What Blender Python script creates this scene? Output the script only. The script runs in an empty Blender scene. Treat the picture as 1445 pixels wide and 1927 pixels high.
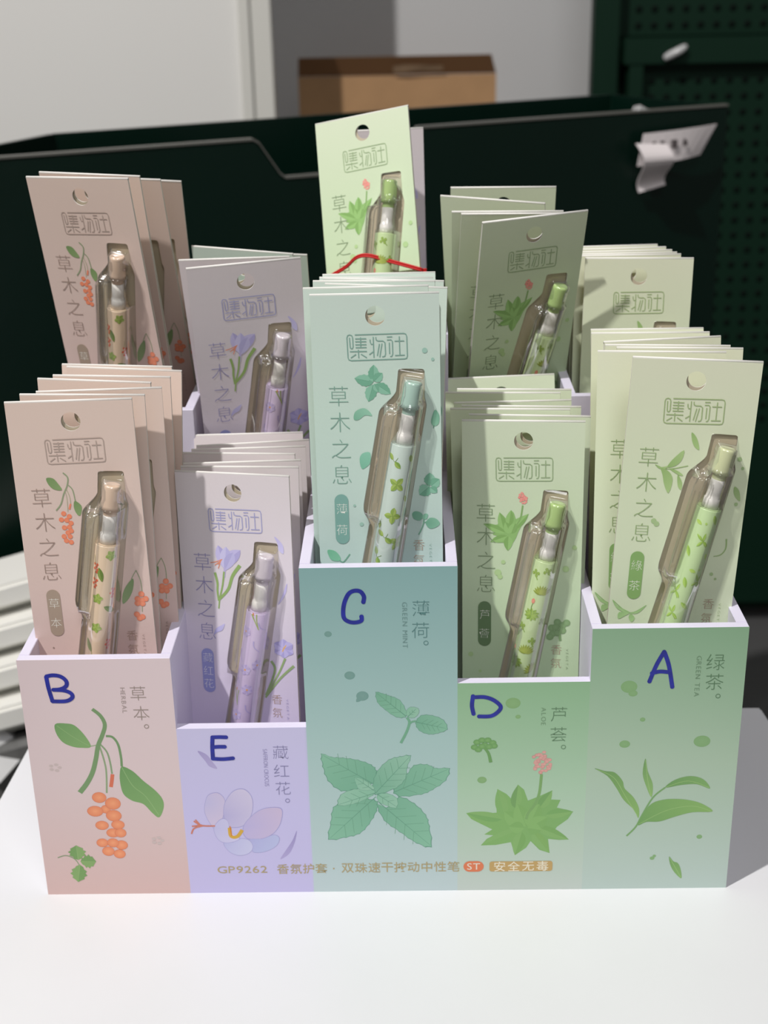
import bpy, bmesh, math, random
from mathutils import Vector, Matrix
from mathutils.geometry import tessellate_polygon
SC = bpy.context.scene
COL = SC.collection
RAD = math.radians

# ---------------------------------------------------------------- camera
CP, CR, CU, CF = [Vector(v) for v in [[0.171271, -0.52692, 0.408078],[0.999753, 0.009689, -0.019986],[0.014812, 0.379644, 0.925014],[-0.01655, 0.925082, -0.379406]]]
FOC = 2.57902
cam_data = bpy.data.cameras.new('camera')
cam = bpy.data.objects.new('camera', cam_data)
COL.objects.link(cam)
cam.matrix_world = Matrix(((CR.x, CU.x, -CF.x, CP.x), (CR.y, CU.y, -CF.y, CP.y), (CR.z, CU.z, -CF.z, CP.z), (0, 0, 0, 1)))
cam_data.sensor_fit = 'VERTICAL'
cam_data.sensor_height = 36.0
cam_data.lens = FOC * 1000 / 1927 * 36.0
cam_data.clip_start = 0.01
cam_data.dof.use_dof = True
cam_data.dof.focus_distance = 0.585
cam_data.dof.aperture_fstop = 13.0
SC.camera = cam
# ---------------------------------------------------------------- light
world = bpy.data.worlds.new('world')
SC.world = world
world.use_nodes = True
world.node_tree.nodes['Background'].inputs[0].default_value = (1.0, 0.97, 0.94, 1)
world.node_tree.nodes['Background'].inputs[1].default_value = 0.17


def lamp(name, kind, loc, target, energy, color, size, spot=None):
    d = bpy.data.lights.new(name, kind)
    d.energy = energy
    d.color = color
    if kind == 'AREA':
        d.shape = 'DISK'
        d.size = size
    else:
        d.shadow_soft_size = size
    if spot:
        d.spot_size = spot
        d.spot_blend = 0.3
    o = bpy.data.objects.new(name, d)
    COL.objects.link(o)
    o.location = loc
    o.rotation_euler = (Vector(target) - Vector(loc)).to_track_quat('-Z', 'Y').to_euler()
    return o


KT = Vector((0.16, 0.0, 0.1))
KD_ = Vector((-0.46, -0.36, 1.0)).normalized()
lamp('track_spotlight', 'SPOT', KT + KD_ * 4.0, (0.1, 1.0, 0.0), 540, (1.0, 0.975, 0.95), 0.05, RAD(75))
lamp('ceiling_panel_light', 'AREA', (0.6, -1.6, 2.6), (0.2, 0.3, 0.0), 20, (0.98, 0.98, 1.0), 0.9)
SC.view_settings.view_transform = 'Standard'
SC.view_settings.look = 'None'
SC.view_settings.exposure = 0.0
SC.view_settings.gamma = 1.0
SC.view_settings.use_curve_mapping = False
SC.cycles.transparent_max_bounces = 32
SC.cycles.max_bounces = 8
SC.cycles.caustics_refractive = False


# ---------------------------------------------------------------- materials
def lin(c, g=1.0, ds=0.0):
    y = 0.3 * c[0] + 0.6 * c[1] + 0.1 * c[2]
    c = [v + (y - v) * ds for v in c[:3]]
    o = []
    for v in c[:3]:
        v = v / 255.0
        v = v / 12.92 if v <= 0.04045 else ((v + 0.055) / 1.055) ** 2.4
        o.append(min(0.97, v * g))
    return (o[0], o[1], o[2], 1.0)


def mat(name, color, rough=0.5, metal=0.0, spec=0.5, bump=None, vary=None):
    m = bpy.data.materials.new(name)
    m.use_nodes = True
    nt = m.node_tree
    b = nt.nodes['Principled BSDF']
    b.inputs['Base Color'].default_value = color
    b.inputs['Roughness'].default_value = rough
    b.inputs['Metallic'].default_value = metal
    b.inputs['Specular IOR Level'].default_value = spec
    tc = nt.nodes.new('ShaderNodeTexCoord')
    if bump:
        n = nt.nodes.new('ShaderNodeTexNoise')
        n.inputs['Scale'].default_value = bump[0]
        n.inputs['Detail'].default_value = 4
        nt.links.new(tc.outputs['Object'], n.inputs['Vector'])
        bp = nt.nodes.new('ShaderNodeBump')
        bp.inputs['Strength'].default_value = bump[1]
        bp.inputs['Distance'].default_value = 0.0005
        nt.links.new(n.outputs[0], bp.inputs['Height'])
        nt.links.new(bp.outputs[0], b.inputs['Normal'])
    if vary:
        n = nt.nodes.new('ShaderNodeTexNoise')
        n.inputs['Scale'].default_value = vary[0]
        n.inputs['Detail'].default_value = 5
        nt.links.new(tc.outputs['Object'], n.inputs['Vector'])
        r = nt.nodes.new('ShaderNodeValToRGB')
        r.color_ramp.elements[0].position = 0.35
        r.color_ramp.elements[1].position = 0.7
        k = 1 - vary[1]
        r.color_ramp.elements[0].color = (color[0] * k, color[1] * k, color[2] * k, 1)
        r.color_ramp.elements[1].color = color
        nt.links.new(n.outputs[0], r.inputs[0])
        nt.links.new(r.outputs[0], b.inputs['Base Color'])
    return m


def ink_mat(name, rough):
    m = mat(name, (1, 1, 1, 1), rough)
    a = m.node_tree.nodes.new('ShaderNodeAttribute')
    a.attribute_name = 'ink'
    m.node_tree.links.new(a.outputs['Color'], m.node_tree.nodes['Principled BSDF'].inputs['Base Color'])
    return m


def ramp_mat(name, stops, rough=0.45):
    """card stock printed with a colour that changes from the top (stop 0) to the bottom (stop 1)"""
    m = mat(name, (1, 1, 1, 1), rough, bump=(900, 0.08))
    nt = m.node_tree
    tc = nt.nodes['Texture Coordinate']
    sp = nt.nodes.new('ShaderNodeSeparateXYZ')
    mr = nt.nodes.new('ShaderNodeMapRange')
    mr.inputs['From Min'].default_value = CL
    mr.inputs['From Max'].default_value = 0.0
    r = nt.nodes.new('ShaderNodeValToRGB')
    el = r.color_ramp.elements
    while len(el) < len(stops):
        el.new(0.5)
    for e, (p, c) in zip(el, stops):
        e.position = p
        e.color = lin(c, GC)
    nt.links.new(tc.outputs['Object'], sp.inputs[0])
    nt.links.new(sp.outputs['Z'], mr.inputs['Value'])
    nt.links.new(mr.outputs[0], r.inputs[0])
    nt.links.new(r.outputs[0], nt.nodes['Principled BSDF'].inputs['Base Color'])
    return m


def clear_mat(name, tint, rough, k=0.35, blend=0.35):
    """thin clear plastic: a transparent sheet with surface reflection"""
    m = bpy.data.materials.new(name)
    m.use_nodes = True
    nt = m.node_tree
    nt.nodes.remove(nt.nodes['Principled BSDF'])
    out = nt.nodes['Material Output']
    t = nt.nodes.new('ShaderNodeBsdfTransparent')
    t.inputs[0].default_value = tint
    g = nt.nodes.new('ShaderNodeBsdfGlossy')
    g.inputs['Roughness'].default_value = rough
    f = nt.nodes.new('ShaderNodeLayerWeight')
    f.inputs[0].default_value = blend
    mul = nt.nodes.new('ShaderNodeMath')
    mul.operation = 'MULTIPLY_ADD'
    mul.inputs[1].default_value = k
    mul.inputs[2].default_value = 0.045
    mul.use_clamp = True
    mx = nt.nodes.new('ShaderNodeMixShader')
    nt.links.new(f.outputs['Fresnel'], mul.inputs[0])
    nt.links.new(mul.outputs[0], mx.inputs[0])
    nt.links.new(t.outputs[0], mx.inputs[1])
    nt.links.new(g.outputs[0], mx.inputs[2])
    nt.links.new(mx.outputs[0], out.inputs[0])
    return m


CW, CL = 0.054, 0.174          # pen packet card, width and length
GC, GP, GA = 1.32, 1.34, 1.16             # print colour gain on cards and on the stand
M = {}
M['board'] = mat('white_foam_board', lin((226, 221, 240)), 0.42, bump=(500, 0.1))
M['table'] = mat('white_laminate', (0.77, 0.775, 0.79, 1), 0.35, vary=(14, 0.02))
M['ink_card'] = ink_mat('card_print', 0.45)
M['ink_panel'] = ink_mat('panel_print', 0.33)
M['marker'] = mat('blue_marker', (0.010, 0.022, 0.40, 1), 0.3, vary=(300, 0.35))
M['tray'] = mat('card_inside', lin((198, 186, 162)), 0.6, bump=(600, 0.1))
M['fold'] = mat('card_core_and_lit_fold', (0.86, 0.84, 0.8, 1), 0.6)  # white core on cut edges; on the fold, top light put into the colour
M['blister'] = clear_mat('clear_blister_plastic', (0.985, 0.98, 0.97, 1), 0.055, 0.40)
M['clear'] = clear_mat('clear_pen_plastic', (0.985, 0.985, 0.98, 1), 0.05, 0.45, 0.35)
M['rod'] = mat('white_ink_tube', (0.93, 0.91, 0.88, 1), 0.4)
M['green'] = mat('dark_green_powder_coat', (0.001, 0.0125, 0.0075, 1), 0.35, spec=0.3, vary=(6, 0.15))
M['peg'] = mat('pegboard_green', (0.003, 0.021, 0.0105, 1), 0.55, spec=0.2)
M['hole'] = mat('peg_hole_dark', (0.002, 0.006, 0.004, 1), 0.7, spec=0.1)
M['wall'] = mat('painted_wall', (0.60, 0.60, 0.60, 1), 0.8, vary=(3, 0.05))
M['white'] = mat('white_panel_coating', (0.83, 0.82, 0.79, 1), 0.5, vary=(2, 0.02))
M['frame'] = mat('white_panel_frame', (0.72, 0.71, 0.66, 1), 0.4)
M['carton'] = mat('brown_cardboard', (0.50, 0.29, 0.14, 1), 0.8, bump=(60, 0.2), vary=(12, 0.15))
M['carton_in_shade'] = mat('brown_cardboard_inside_shaded', (0.26, 0.13, 0.055, 1), 0.8)  # darker copy of the cardboard, the flap's shade put into its colour
M['tape'] = mat('shiny_packing_tape', (0.45, 0.3, 0.18, 1), 0.12)
M['tag'] = mat('white_tag_plastic', (0.78, 0.72, 0.72, 1), 0.35)
M['tagink'] = mat('tag_black_print', (0.12, 0.1, 0.1, 1), 0.5)
M['slat'] = mat('white_shelf_coating', (0.88, 0.87, 0.82, 1), 0.4)
M['rim'] = mat('pale_edge_sheen', (0.13, 0.13, 0.115, 1), 0.4)  # paler than the powder coat: reflected light on the rim put into colour
M['slat_edge'] = mat('grey_shelf_groove', (0.33, 0.33, 0.30, 1), 0.5)
M['grey'] = mat('grey_plastic', (0.16, 0.16, 0.155, 1), 0.35, vary=(30, 0.4))
M['film'] = mat('crumpled_white_film', (0.62, 0.62, 0.62, 1), 0.2)
M['cord'] = mat('red_string', (0.62, 0.02, 0.02, 1), 0.6)
M['floor'] = mat('grey_floor', (0.12, 0.12, 0.12, 1), 0.5, vary=(5, 0.2))


# ---------------------------------------------------------------- mesh helpers
def link(o, parent=None, label=None, cat=None, group=None, kind=None):
    COL.objects.link(o)
    if parent is not None:
        o.parent = parent
    for k, v in (('label', label), ('category', cat), ('group', group), ('kind', kind)):
        if v:
            o[k] = v
    return o


def obj(name, me, parent=None, **kw):
    return link(bpy.data.objects.new(name, me), parent, **kw)


def empty(name, loc=(0, 0, 0), **kw):
    o = bpy.data.objects.new(name, None)
    o.location = loc
    o.empty_display_size = 0.02
    return link(o, None, **kw)


def mesh(name, verts, faces, mats, smooth=False, mi=None):
    me = bpy.data.meshes.new(name)
    me.from_pydata([tuple(v) for v in verts], [], faces)
    for m in (mats if isinstance(mats, (list, tuple)) else [mats]):
        me.materials.append(m)
    if mi:
        me.polygons.foreach_set('material_index', mi)
    if smooth:
        me.polygons.foreach_set('use_smooth', [True] * len(me.polygons))
    me.update()
    return me


def box(name, x0, x1, y0, y1, z0, z1, m, bev=0.0):
    bm = bmesh.new()
    vs = [bm.verts.new((x, y, z)) for x in (x0, x1) for y in (y0, y1) for z in (z0, z1)]
    for f in ((0, 1, 3, 2), (4, 6, 7, 5), (0, 4, 5, 1), (2, 3, 7, 6), (0, 2, 6, 4), (1, 5, 7, 3)):
        bm.faces.new([vs[i] for i in f])
    bmesh.ops.recalc_face_normals(bm, faces=bm.faces)
    if bev:
        bmesh.ops.bevel(bm, geom=bm.edges[:], offset=bev, segments=2, affect='EDGES')
    me = bpy.data.meshes.new(name)
    bm.to_mesh(me)
    bm.free()
    me.materials.append(m)
    return me


def prism(name, pts, y0, y1, m, bev=0.0):
    """polygon in x,z extruded from y0 to y1"""
    bm = bmesh.new()
    a = [bm.verts.new((p[0], y0, p[1])) for p in pts]
    b = [bm.verts.new((p[0], y1, p[1])) for p in pts]
    n = len(pts)
    bm.faces.new(a)
    bm.faces.new(b[::-1])
    for i in range(n):
        j = (i + 1) % n
        bm.faces.new((a[j], a[i], b[i], b[j]))
    bmesh.ops.recalc_face_normals(bm, faces=bm.faces)
    if bev:
        bmesh.ops.bevel(bm, geom=bm.edges[:], offset=bev, segments=1, affect='EDGES')
    me = bpy.data.meshes.new(name)
    bm.to_mesh(me)
    bm.free()
    me.materials.append(m)
    return me


def catmull(pts, n=8, closed=False):
    out = []
    N = len(pts)
    rng = range(N) if closed else range(N - 1)
    g = (lambda i: pts[i % N]) if closed else (lambda i: pts[max(0, min(N - 1, i))])
    for i in rng:
        p0, p1, p2, p3 = g(i - 1), g(i), g(i + 1), g(i + 2)
        for k in range(n):
            t = k / n
            out.append(tuple(0.5 * (2 * b + (c - a) * t + (2 * a - 5 * b + 4 * c - d) * t * t + (3 * b - a - 3 * c + d) * t ** 3)
                             for a, b, c, d in zip(p0, p1, p2, p3)))
    if not closed:
        out.append(tuple(pts[-1]))
    return out


def roundpoly(pts, r, n=5):
    out = []
    N = len(pts)
    for i in range(N):
        p = Vector(pts[i])
        a = Vector(pts[i - 1]) - p
        b = Vector(pts[(i + 1) % N]) - p
        rr = (r[i] if isinstance(r, (list, tuple)) else r)
        d = min(rr, a.length * 0.45, b.length * 0.45)
        a = p + a.normalized() * d
        b = p + b.normalized() * d
        for k in range(n + 1):
            t = k / n
            q = a * (1 - t) ** 2 + p * 2 * t * (1 - t) + b * t * t
            out.append((q.x, q.y))
    return out


def tube(name, path, radii, m, n=12, cap=True, closed=False):
    """round tube along 3-D points"""
    P = [Vector(p) for p in path]
    vs, fs = [], []
    up = Vector((0, 0, 1))
    N = len(P)
    for i, p in enumerate(P):
        t = (P[min(i + 1, N - 1)] - P[max(i - 1, 0)]).normalized()
        s = t.cross(up)
        if s.length < 1e-4:
            s = t.cross(Vector((1, 0, 0)))
        s.normalize()
        w = s.cross(t)
        r = radii[i] if isinstance(radii, (list, tuple)) else radii
        for k in range(n):
            a = 2 * math.pi * k / n
            vs.append(p + (s * math.cos(a) + w * math.sin(a)) * r)
    for i in range(N - 1):
        for k in range(n):
            k2 = (k + 1) % n
            fs.append((i * n + k, i * n + k2, (i + 1) * n + k2, (i + 1) * n + k))
    if cap:
        fs.append(tuple(range(n))[::-1])
        fs.append(tuple(range((N - 1) * n, N * n)))
    return mesh(name, vs, fs, m, True)


# ---------------------------------------------------------------- flat print
GLYPH = {}


def glyph(ch, thin=0.0):
    key = (ch, thin)
    if key not in GLYPH:
        cu = bpy.data.curves.new('lettering', 'FONT')
        cu.body = ch
        cu.size = 1.0
        cu.offset = thin
        cu.resolution_u = 3
        o = bpy.data.objects.new('lettering', cu)
        COL.objects.link(o)
        bpy.context.view_layer.update()
        me = bpy.data.meshes.new_from_object(o.evaluated_get(bpy.context.evaluated_depsgraph_get()))
        vs = [(v.co.x, v.co.y) for v in me.vertices]
        fs = [tuple(p.vertices) for p in me.polygons]
        bpy.data.objects.remove(o)
        bpy.data.curves.remove(cu)
        bpy.data.meshes.remove(me)
        xs = [v[0] for v in vs]
        ys = [v[1] for v in vs]
        bb = (min(xs), max(xs), min(ys), max(ys))
        GLYPH[key] = (vs, fs, bb)
    return GLYPH[key]


class Ink:
    """flat printed shapes in millimetres; flip: v runs downwards (cards); later shapes lie a hair above earlier ones"""

    def __init__(s, flip, gain, step=0.006):
        s.v, s.f, s.c, s.l = [], [], [], []
        s.flip, s.g, s.k, s.step = flip, gain, 1, step

    def add(s, pts, faces, cols):
        o = len(s.v)
        h = s.k * s.step
        s.k += 1
        for p in pts:
            s.v.append((p[0], p[1], h))
        s.c += cols if isinstance(cols, list) else [lin(cols, s.g)] * len(pts)
        s.f += [tuple(o + i for i in f) for f in faces]

    def poly(s, pts, c, c2=None):
        """filled outline; with c2 the colour runs from c at the first point to c2 at the far end"""
        tri = tessellate_polygon([[Vector((p[0], p[1], 0)) for p in pts]])
        if c2 is None:
            s.add(pts, tri, c)
        else:
            a, b = lin(c, s.g), lin(c2, s.g)
            o = pts[0]
            d = [math.hypot(p[0] - o[0], p[1] - o[1]) for p in pts]
            m = max(d) or 1
            s.add(pts, tri, [tuple(x + (y - x) * q / m for x, y in zip(a, b)) for q in d])

    def smooth(s, pts, c, c2=None, n=4):
        s.poly(catmull(pts, n, True), c, c2)

    def blob(s, p, rx, ry=None, c=(0, 0, 0), c2=None, n=18, rot=0.0):
        ry = ry or rx
        pts = [(p[0], p[1])]
        for i in range(n):
            a = 2 * math.pi * i / n
            x, y = rx * math.cos(a), ry * math.sin(a)
            pts.append((p[0] + x * math.cos(rot) - y * math.sin(rot), p[1] + x * math.sin(rot) + y * math.cos(rot)))
        fs = [(0, 1 + i, 1 + (i + 1) % n) for i in range(n)]
        a = lin(c, s.g)
        b = lin(c2 or c, s.g)
        s.add(pts, fs, [b] + [a] * n)

    def line(s, pts, w, c, n=5, curve=True, taper=None):
        P = catmull(pts, n) if curve and len(pts) > 2 else list(pts)
        N = len(P)
        L, fs = [], []
        for i, p in enumerate(P):
            a = P[max(0, i - 1)]
            b = P[min(N - 1, i + 1)]
            dx, dy = b[0] - a[0], b[1] - a[1]
            q = math.hypot(dx, dy) or 1
            ww = w / 2
            if taper:
                ww *= 1 + (taper - 1) * i / (N - 1)
            L.append((p[0] - dy / q * ww, p[1] + dx / q * ww))
            L.append((p[0] + dy / q * ww, p[1] - dx / q * ww))
        for i in range(N - 1):
            fs.append((2 * i, 2 * i + 1, 2 * i + 3, 2 * i + 2))
        s.add(L, fs, c)

    def leaf(s, a, b, w, c, c2=None, bend=0.0, ser=0.0, vein=None, n=9, fat=0.45):
        """leaf from stalk end a to tip b; one half in c, the other in c2"""
        c2 = c2 or c
        A, B = Vector(a), Vector(b)
        d = B - A
        nrm = Vector((-d.y, d.x)).normalized()
        L = d.length
        mid = []
        for i in range(n + 1):
            t = i / n
            mid.append(A + d * t + nrm * bend * L * math.sin(math.pi * t))
        for side, cc in ((1, c), (-1, c2)):
            pts = list(mid)
            out = []
            for i in range(1, n):
                t = i / n
                h = w / 2 * math.sin(math.pi * t ** (0.5 / (1 - fat) if fat < 1 else 1)) ** 0.8
                out.append(mid[i] + nrm * side * h * (1 + (ser if i % 2 else -ser)))
            ring = [mid[0]] + out + [mid[-1]]
            fs, P = [], list(mid) + out
            for i in range(n):
                lo, hi = i, i + 1
                u0 = n + 1 + i - 1 if i > 0 else None
                u1 = n + 1 + i if i < n - 1 else None
                f = [lo, hi] + ([u1] if u1 is not None else []) + ([u0] if u0 is not None else [])
                if len(f) > 2:
                    fs.append(tuple(f))
            s.add([(p.x, p.y) for p in P], fs, cc)
        if vein:
            s.line([(p.x, p.y) for p in mid], w * 0.045, vein, curve=False, taper=0.3)

    def chars(s, txt, cs, size, c, thin=0.0, rot=0.0):
        """one glyph per centre"""
        for ch, p in zip(txt, cs):
            vs, fs, bb = glyph(ch, thin)
            cx, cy = (bb[0] + bb[1]) / 2, (bb[2] + bb[3]) / 2
            s.put(vs, fs, p, cx, cy, size, size, c, rot)

    def string(s, txt, p, width, height, c, thin=0.0, rot=0.0, space=0.0):
        """a run of letters centred on p, stretched to a width and a cap height"""
        x = 0.0
        parts = []
        for ch in txt:
            if ch == ' ':
                x += 0.3 + space
                continue
            vs, fs, bb = glyph(ch, thin)
            parts.append((vs, fs, x - bb[0]))
            x += bb[1] - bb[0] + 0.07 + space
        x -= 0.07 + space
        capb = glyph('H', thin)[2]
        k = width / x
        for vs, fs, ox in parts:
            s.put([(v[0] + ox, v[1]) for v in vs], fs, p, x / 2, (capb[2] + capb[3]) / 2, k, height / (capb[3] - capb[2]), c, rot)

    def put(s, vs, fs, p, cx, cy, kx, ky, c, rot):
        ca, sa = math.cos(rot), math.sin(rot)
        sg = -1 if s.flip else 1
        out = []
        for x, y in vs:
            x, y = (x - cx) * kx, (y - cy) * ky
            x, y = x * ca - y * sa, x * sa + y * ca
            out.append((p[0] + x, p[1] + sg * y))
        s.add(out, fs, c)
        s.k -= 1
        s.k += 0.02

    def build(s, name, m, place, lo=0.0, hi=0.05):
        top = max(v[2] for v in s.v) or 1
        vs = [place(v[0], v[1], lo + (hi - lo) * v[2] / top) for v in s.v]
        me = bpy.data.meshes.new(name)
        me.from_pydata(vs, [], s.f)
        me.materials.append(m)
        at = me.color_attributes.new('ink', 'FLOAT_COLOR', 'POINT')
        flat = []
        for c in s.c:
            flat += list(c)
        at.data.foreach_set('color', flat)
        me.update()
        return me


def card_place(u, v, h):
    return ((u / 1000 - CW / 2), -0.00035 - h / 1000, CL - v / 1000)


def panel_place(x, z, h):
    return (x / 1000, -0.00012 - h / 1000, z / 1000)


# ---------------------------------------------------------------- the setting
floor = obj('floor', box('floor', -3.5, 4.5, -3, 3.2, -0.80, -0.75, M['floor']), kind='structure')
obj('wall_back', box('wall_back', -1.5, 3.2, 1.97, 2.07, -0.75, 2.6, M['wall']), kind='structure')

tb = empty('display_table', (0.16, -0.1, 0), label='white laminate table under the pen display stand', cat='table')


def shift(me, d):
    for v in me.vertices:
        v.co += Vector(d)
    return me


top_pts = [(-0.066, -0.36), (-0.0405, 0.166), (0.3735, 0.1635), (0.3775, 0.12), (0.392, -0.36)]
bm = bmesh.new()
a = [bm.verts.new((x - 0.16, y + 0.1, 0)) for x, y in top_pts]
b = [bm.verts.new((x - 0.16, y + 0.1, -0.025)) for x, y in top_pts]
bm.faces.new(a)
bm.faces.new(b[::-1])
for i in range(5):
    bm.faces.new((a[i], b[i], b[(i + 1) % 5], a[(i + 1) % 5]))
bmesh.ops.recalc_face_normals(bm, faces=bm.faces)
bmesh.ops.bevel(bm, geom=bm.edges[:], offset=0.0012, segments=2, affect='EDGES')
me = bpy.data.meshes.new('table_top')
bm.to_mesh(me)
bm.free()
me.materials.append(M['table'])
obj('table_top', me, tb)
for lx, ly in ((-0.03, -0.32), (0.34, -0.32), (-0.02, 0.13), (0.345, 0.13)):
    obj('leg', box('leg', lx - 0.175, lx - 0.145, ly + 0.085, ly + 0.115, -0.75, -0.0255, M['table'], 0.002), tb)

# ---------------------------------------------------------------- the display stand
W_, T_ = 0.0580, 0.0046
HF = {'B': .1247, 'E': .0892, 'C': .1669, 'D': .1105, 'A': .1363}
HR = {'B': .2010, 'E': .165, 'C': .237, 'D': .183, 'A': .205}
ORD = 'BECDA'
POSES = {"fB": [0.0607, [[0.0315, 0.0186, 0.6, 2.0, 0.8], [0.031, 0.0233, -1.7, 3.3, -0.6], [0.0391, 0.0284, 4.2, 4.2, -0.2], [0.0328, 0.0386, -12.8, 5.2, 0.9], [0.0374, 0.0441, -5.5, 6.3, -0.2], [0.0357, 0.0487, -5.9, 9.5, -1.4], [0.0347, 0.0534, -11.0, 10.3, 0.9]]], "fE": [0.0183, [[0.093, 0.0341, -12.5, 4.3, 1.0], [0.0938, 0.041, -2.7, 5.4, -0.3], [0.0968, 0.046, 2.7, 6.2, -0.0], [0.0941, 0.0535, -8.2, 7.1, 1.4], [0.0982, 0.0607, 2.1, 8.1, 0.2], [0.1008, 0.066, 8.3, 9.1, -0.4], [0.0951, 0.073, 1.5, 14.1, 0.2]]], "fC": [0.1026, [[0.1603, 0.0165, -1.9, 5.8, 0.6], [0.1576, 0.0214, -7.2, 9.0, 2.0], [0.1567, 0.0261, -11.6, 10.4, -0.2], [0.1569, 0.0331, -9.5, 9.9, 1.2], [0.1568, 0.0379, -10.1, 10.5, -0.0], [0.157, 0.0486, 3.3, 23.0, -1.8], [0.1605, 0.0579, -0.3, 22.1, 0.4]]], "fD": [0.0417, [[0.2234, 0.0368, -5.9, 2.8, 0.4], [0.2246, 0.0416, -5.0, 3.9, -0.3], [0.222, 0.0465, -10.6, 4.5, 2.1], [0.223, 0.0512, -5.4, 5.5, 0.2], [0.2214, 0.0569, 1.7, 6.4, -0.0], [0.2195, 0.0652, -11.1, 7.1, 2.3], [0.2212, 0.0723, -3.6, 8.0, -0.1], [0.2234, 0.0849, 2.5, 14.9, 0.9]]], "fA": [0.0732, [[0.284, 0.0175, -1.1, 2.5, -3.0], [0.2813, 0.0234, -9.0, 6.3, 1.0], [0.2878, 0.0279, -3.9, 7.4, -0.4], [0.2834, 0.0316, -3.9, 7.9, -0.4], [0.2884, 0.04, 9.4, 8.8, -0.7], [0.2834, 0.0477, -1.7, 13.8, -0.0], [0.2879, 0.0564, 0.3, 20.6, -0.2]]], "rB": [0.1404, [[0.0299, 0.1536, -17.4, -9.9, 0.8], [0.0298, 0.1679, -17.7, -10.2, -0.5], [0.0361, 0.1913, -12.5, -15.3, -1.0], [0.0326, 0.213, -5.8, -18.7, -3.1]]], "rE": [0.1005, [[0.0981, 0.1397, 11.2, -8.8, 2.3], [0.0971, 0.1563, -3.5, -9.9, 1.7], [0.0959, 0.1736, -17.9, -9.3, -1.6], [0.099, 0.1993, -9.3, -14.8, -1.7]]], "rC": [0.1604, [[0.1612, 0.146, -26.7, 16.7, 12.1]]], "rL": [0.1464, [[0.1591, 0.2093, 12.3, 3.8, 0.0]]], "rD": [0.1224, [[0.2238, 0.1707, 19.3, -16.0, 1.9], [0.2205, 0.1862, 2.4, -16.7, -1.3], [0.2238, 0.1934, -2.8, -16.5, -0.3], [0.2253, 0.2038, -20.4, -13.8, -1.8], [0.2216, 0.2152, -0.3, -9.4, -0.6]]], "rA": [0.0892, [[0.286, 0.1435, 0.3, 3.7, -1.1], [0.2838, 0.1483, 3.6, 5.4, -0.8], [0.284, 0.153, 1.4, 6.0, -0.2], [0.2835, 0.1575, -0.2, 6.6, 0.3], [0.2828, 0.162, -2.1, 7.2, 1.0], [0.2826, 0.1665, 1.2, 13.3, 0.4]]]}
YM, YB = 0.114, 0.219
stand = empty('pen_display_stand', (0, 0, 0), label='stepped pastel cardboard pen display with ten compartments and handwritten letters', cat='display stand')


def xw(i):
    return i * (W_ + T_), i * (W_ + T_) + T_


def stepped(H, z0=0.0):
    """front outline of a board with one step per compartment"""
    pts = [(0, z0), (xw(5)[1], z0)]
    top = []
    for i, k in enumerate(ORD):
        l = xw(i)[0]
        r = xw(i + 1)[1]
        if i > 0 and H[ORD[i - 1]] > H[k]:
            l = xw(i)[1]
        if i < 4 and H[ORD[i + 1]] > H[k]:
            r = xw(i + 1)[0]
        top += [(l, H[k]), (r, H[k])]
    return pts + top[::-1]


E0 = 0.00005
front = obj('front_board', prism('front_board', stepped(HF), 0, T_ - E0, M['board'], 0.0002), stand)
obj('step_board', prism('step_board', stepped(HR), YM, YM + T_ - E0, M['board'], 0.0002), stand)
obj('back_board', prism('back_board', stepped({k: v + 0.0 for k, v in HR.items()}), YB, YB + T_, M['board'], 0.0002), stand)
for H, y0, y1 in ((HF, T_, YM - E0), (HR, YM + T_, YB - E0)):
    for i in range(6):
        h = max([H[ORD[j]] for j in (i - 1, i) if 0 <= j < 5])
        obj('divider', box('divider', xw(i)[0], xw(i)[1], y0, y1, 0, h, M['board'], 0.0002), stand)
for st, (zf, ps) in POSES.items():
    if st == 'rL':
        continue
    i = ORD.index(st[1])
    y0, y1 = (T_, YM) if st[0] == 'f' else (YM + T_, YB)
    z0 = (POSES['rL'][0] if st == 'rC' else zf)
    obj('compartment_floor', box('compartment_floor', xw(i)[1] + E0, xw(i + 1)[0] - E0, y0 + E0, y1 - E0, z0 - 0.004, z0 - 0.0002, M['board']), stand)
zc = POSES['rC'][0]
obj('compartment_floor', box('compartment_floor', xw(2)[1] + E0, xw(3)[0] - E0, YM + T_ + E0, 0.176, POSES['rL'][0] + 0.0001, zc - 0.0002, M['board']), stand)

# the print on the front board
ink = Ink(False, GP, 0.01)
XB = [0.0, xw(1)[1], (124.20,-0.33)[0] / 1000, xw(3)[1], xw(4)[0], xw(5)[1]]
SHEET = {'B': ((205, 188, 190), (200, 182, 182), (192, 164, 160)),
         'E': ((184, 180, 210), (181, 176, 212), (178, 172, 208)),
         'C': ((126, 162, 160), (152, 180, 176), (172, 187, 189)),
         'D': ((130, 168, 130), (156, 184, 158), (176, 186, 180)),
         'A': ((126, 160, 128), (156, 178, 156), (168, 184, 178))}


def sheet_quad(x0, x1, z1, ca, cb, n=14):
    pts, cols, fs = [], [], []
    for j in range(n + 1):
        t = j / n
        for x, cc in ((x0, ca), (x1, cb)):
            u = t * 2
            k = min(1, int(u))
            f = u - k
            f = f if k < 1 else min(1, f)
            c = [cc[k][q] + (cc[k + 1][q] - cc[k][q]) * f for q in range(3)] if k < 2 else cc[2]
            pts.append((x * 1000, z1 * 1000 * (1 - t)))
            cols.append(lin(c, GP))
        if j:
            fs.append((2 * j - 2, 2 * j - 1, 2 * j + 1, 2 * j))
    ink.add(pts, fs, cols)


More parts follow.
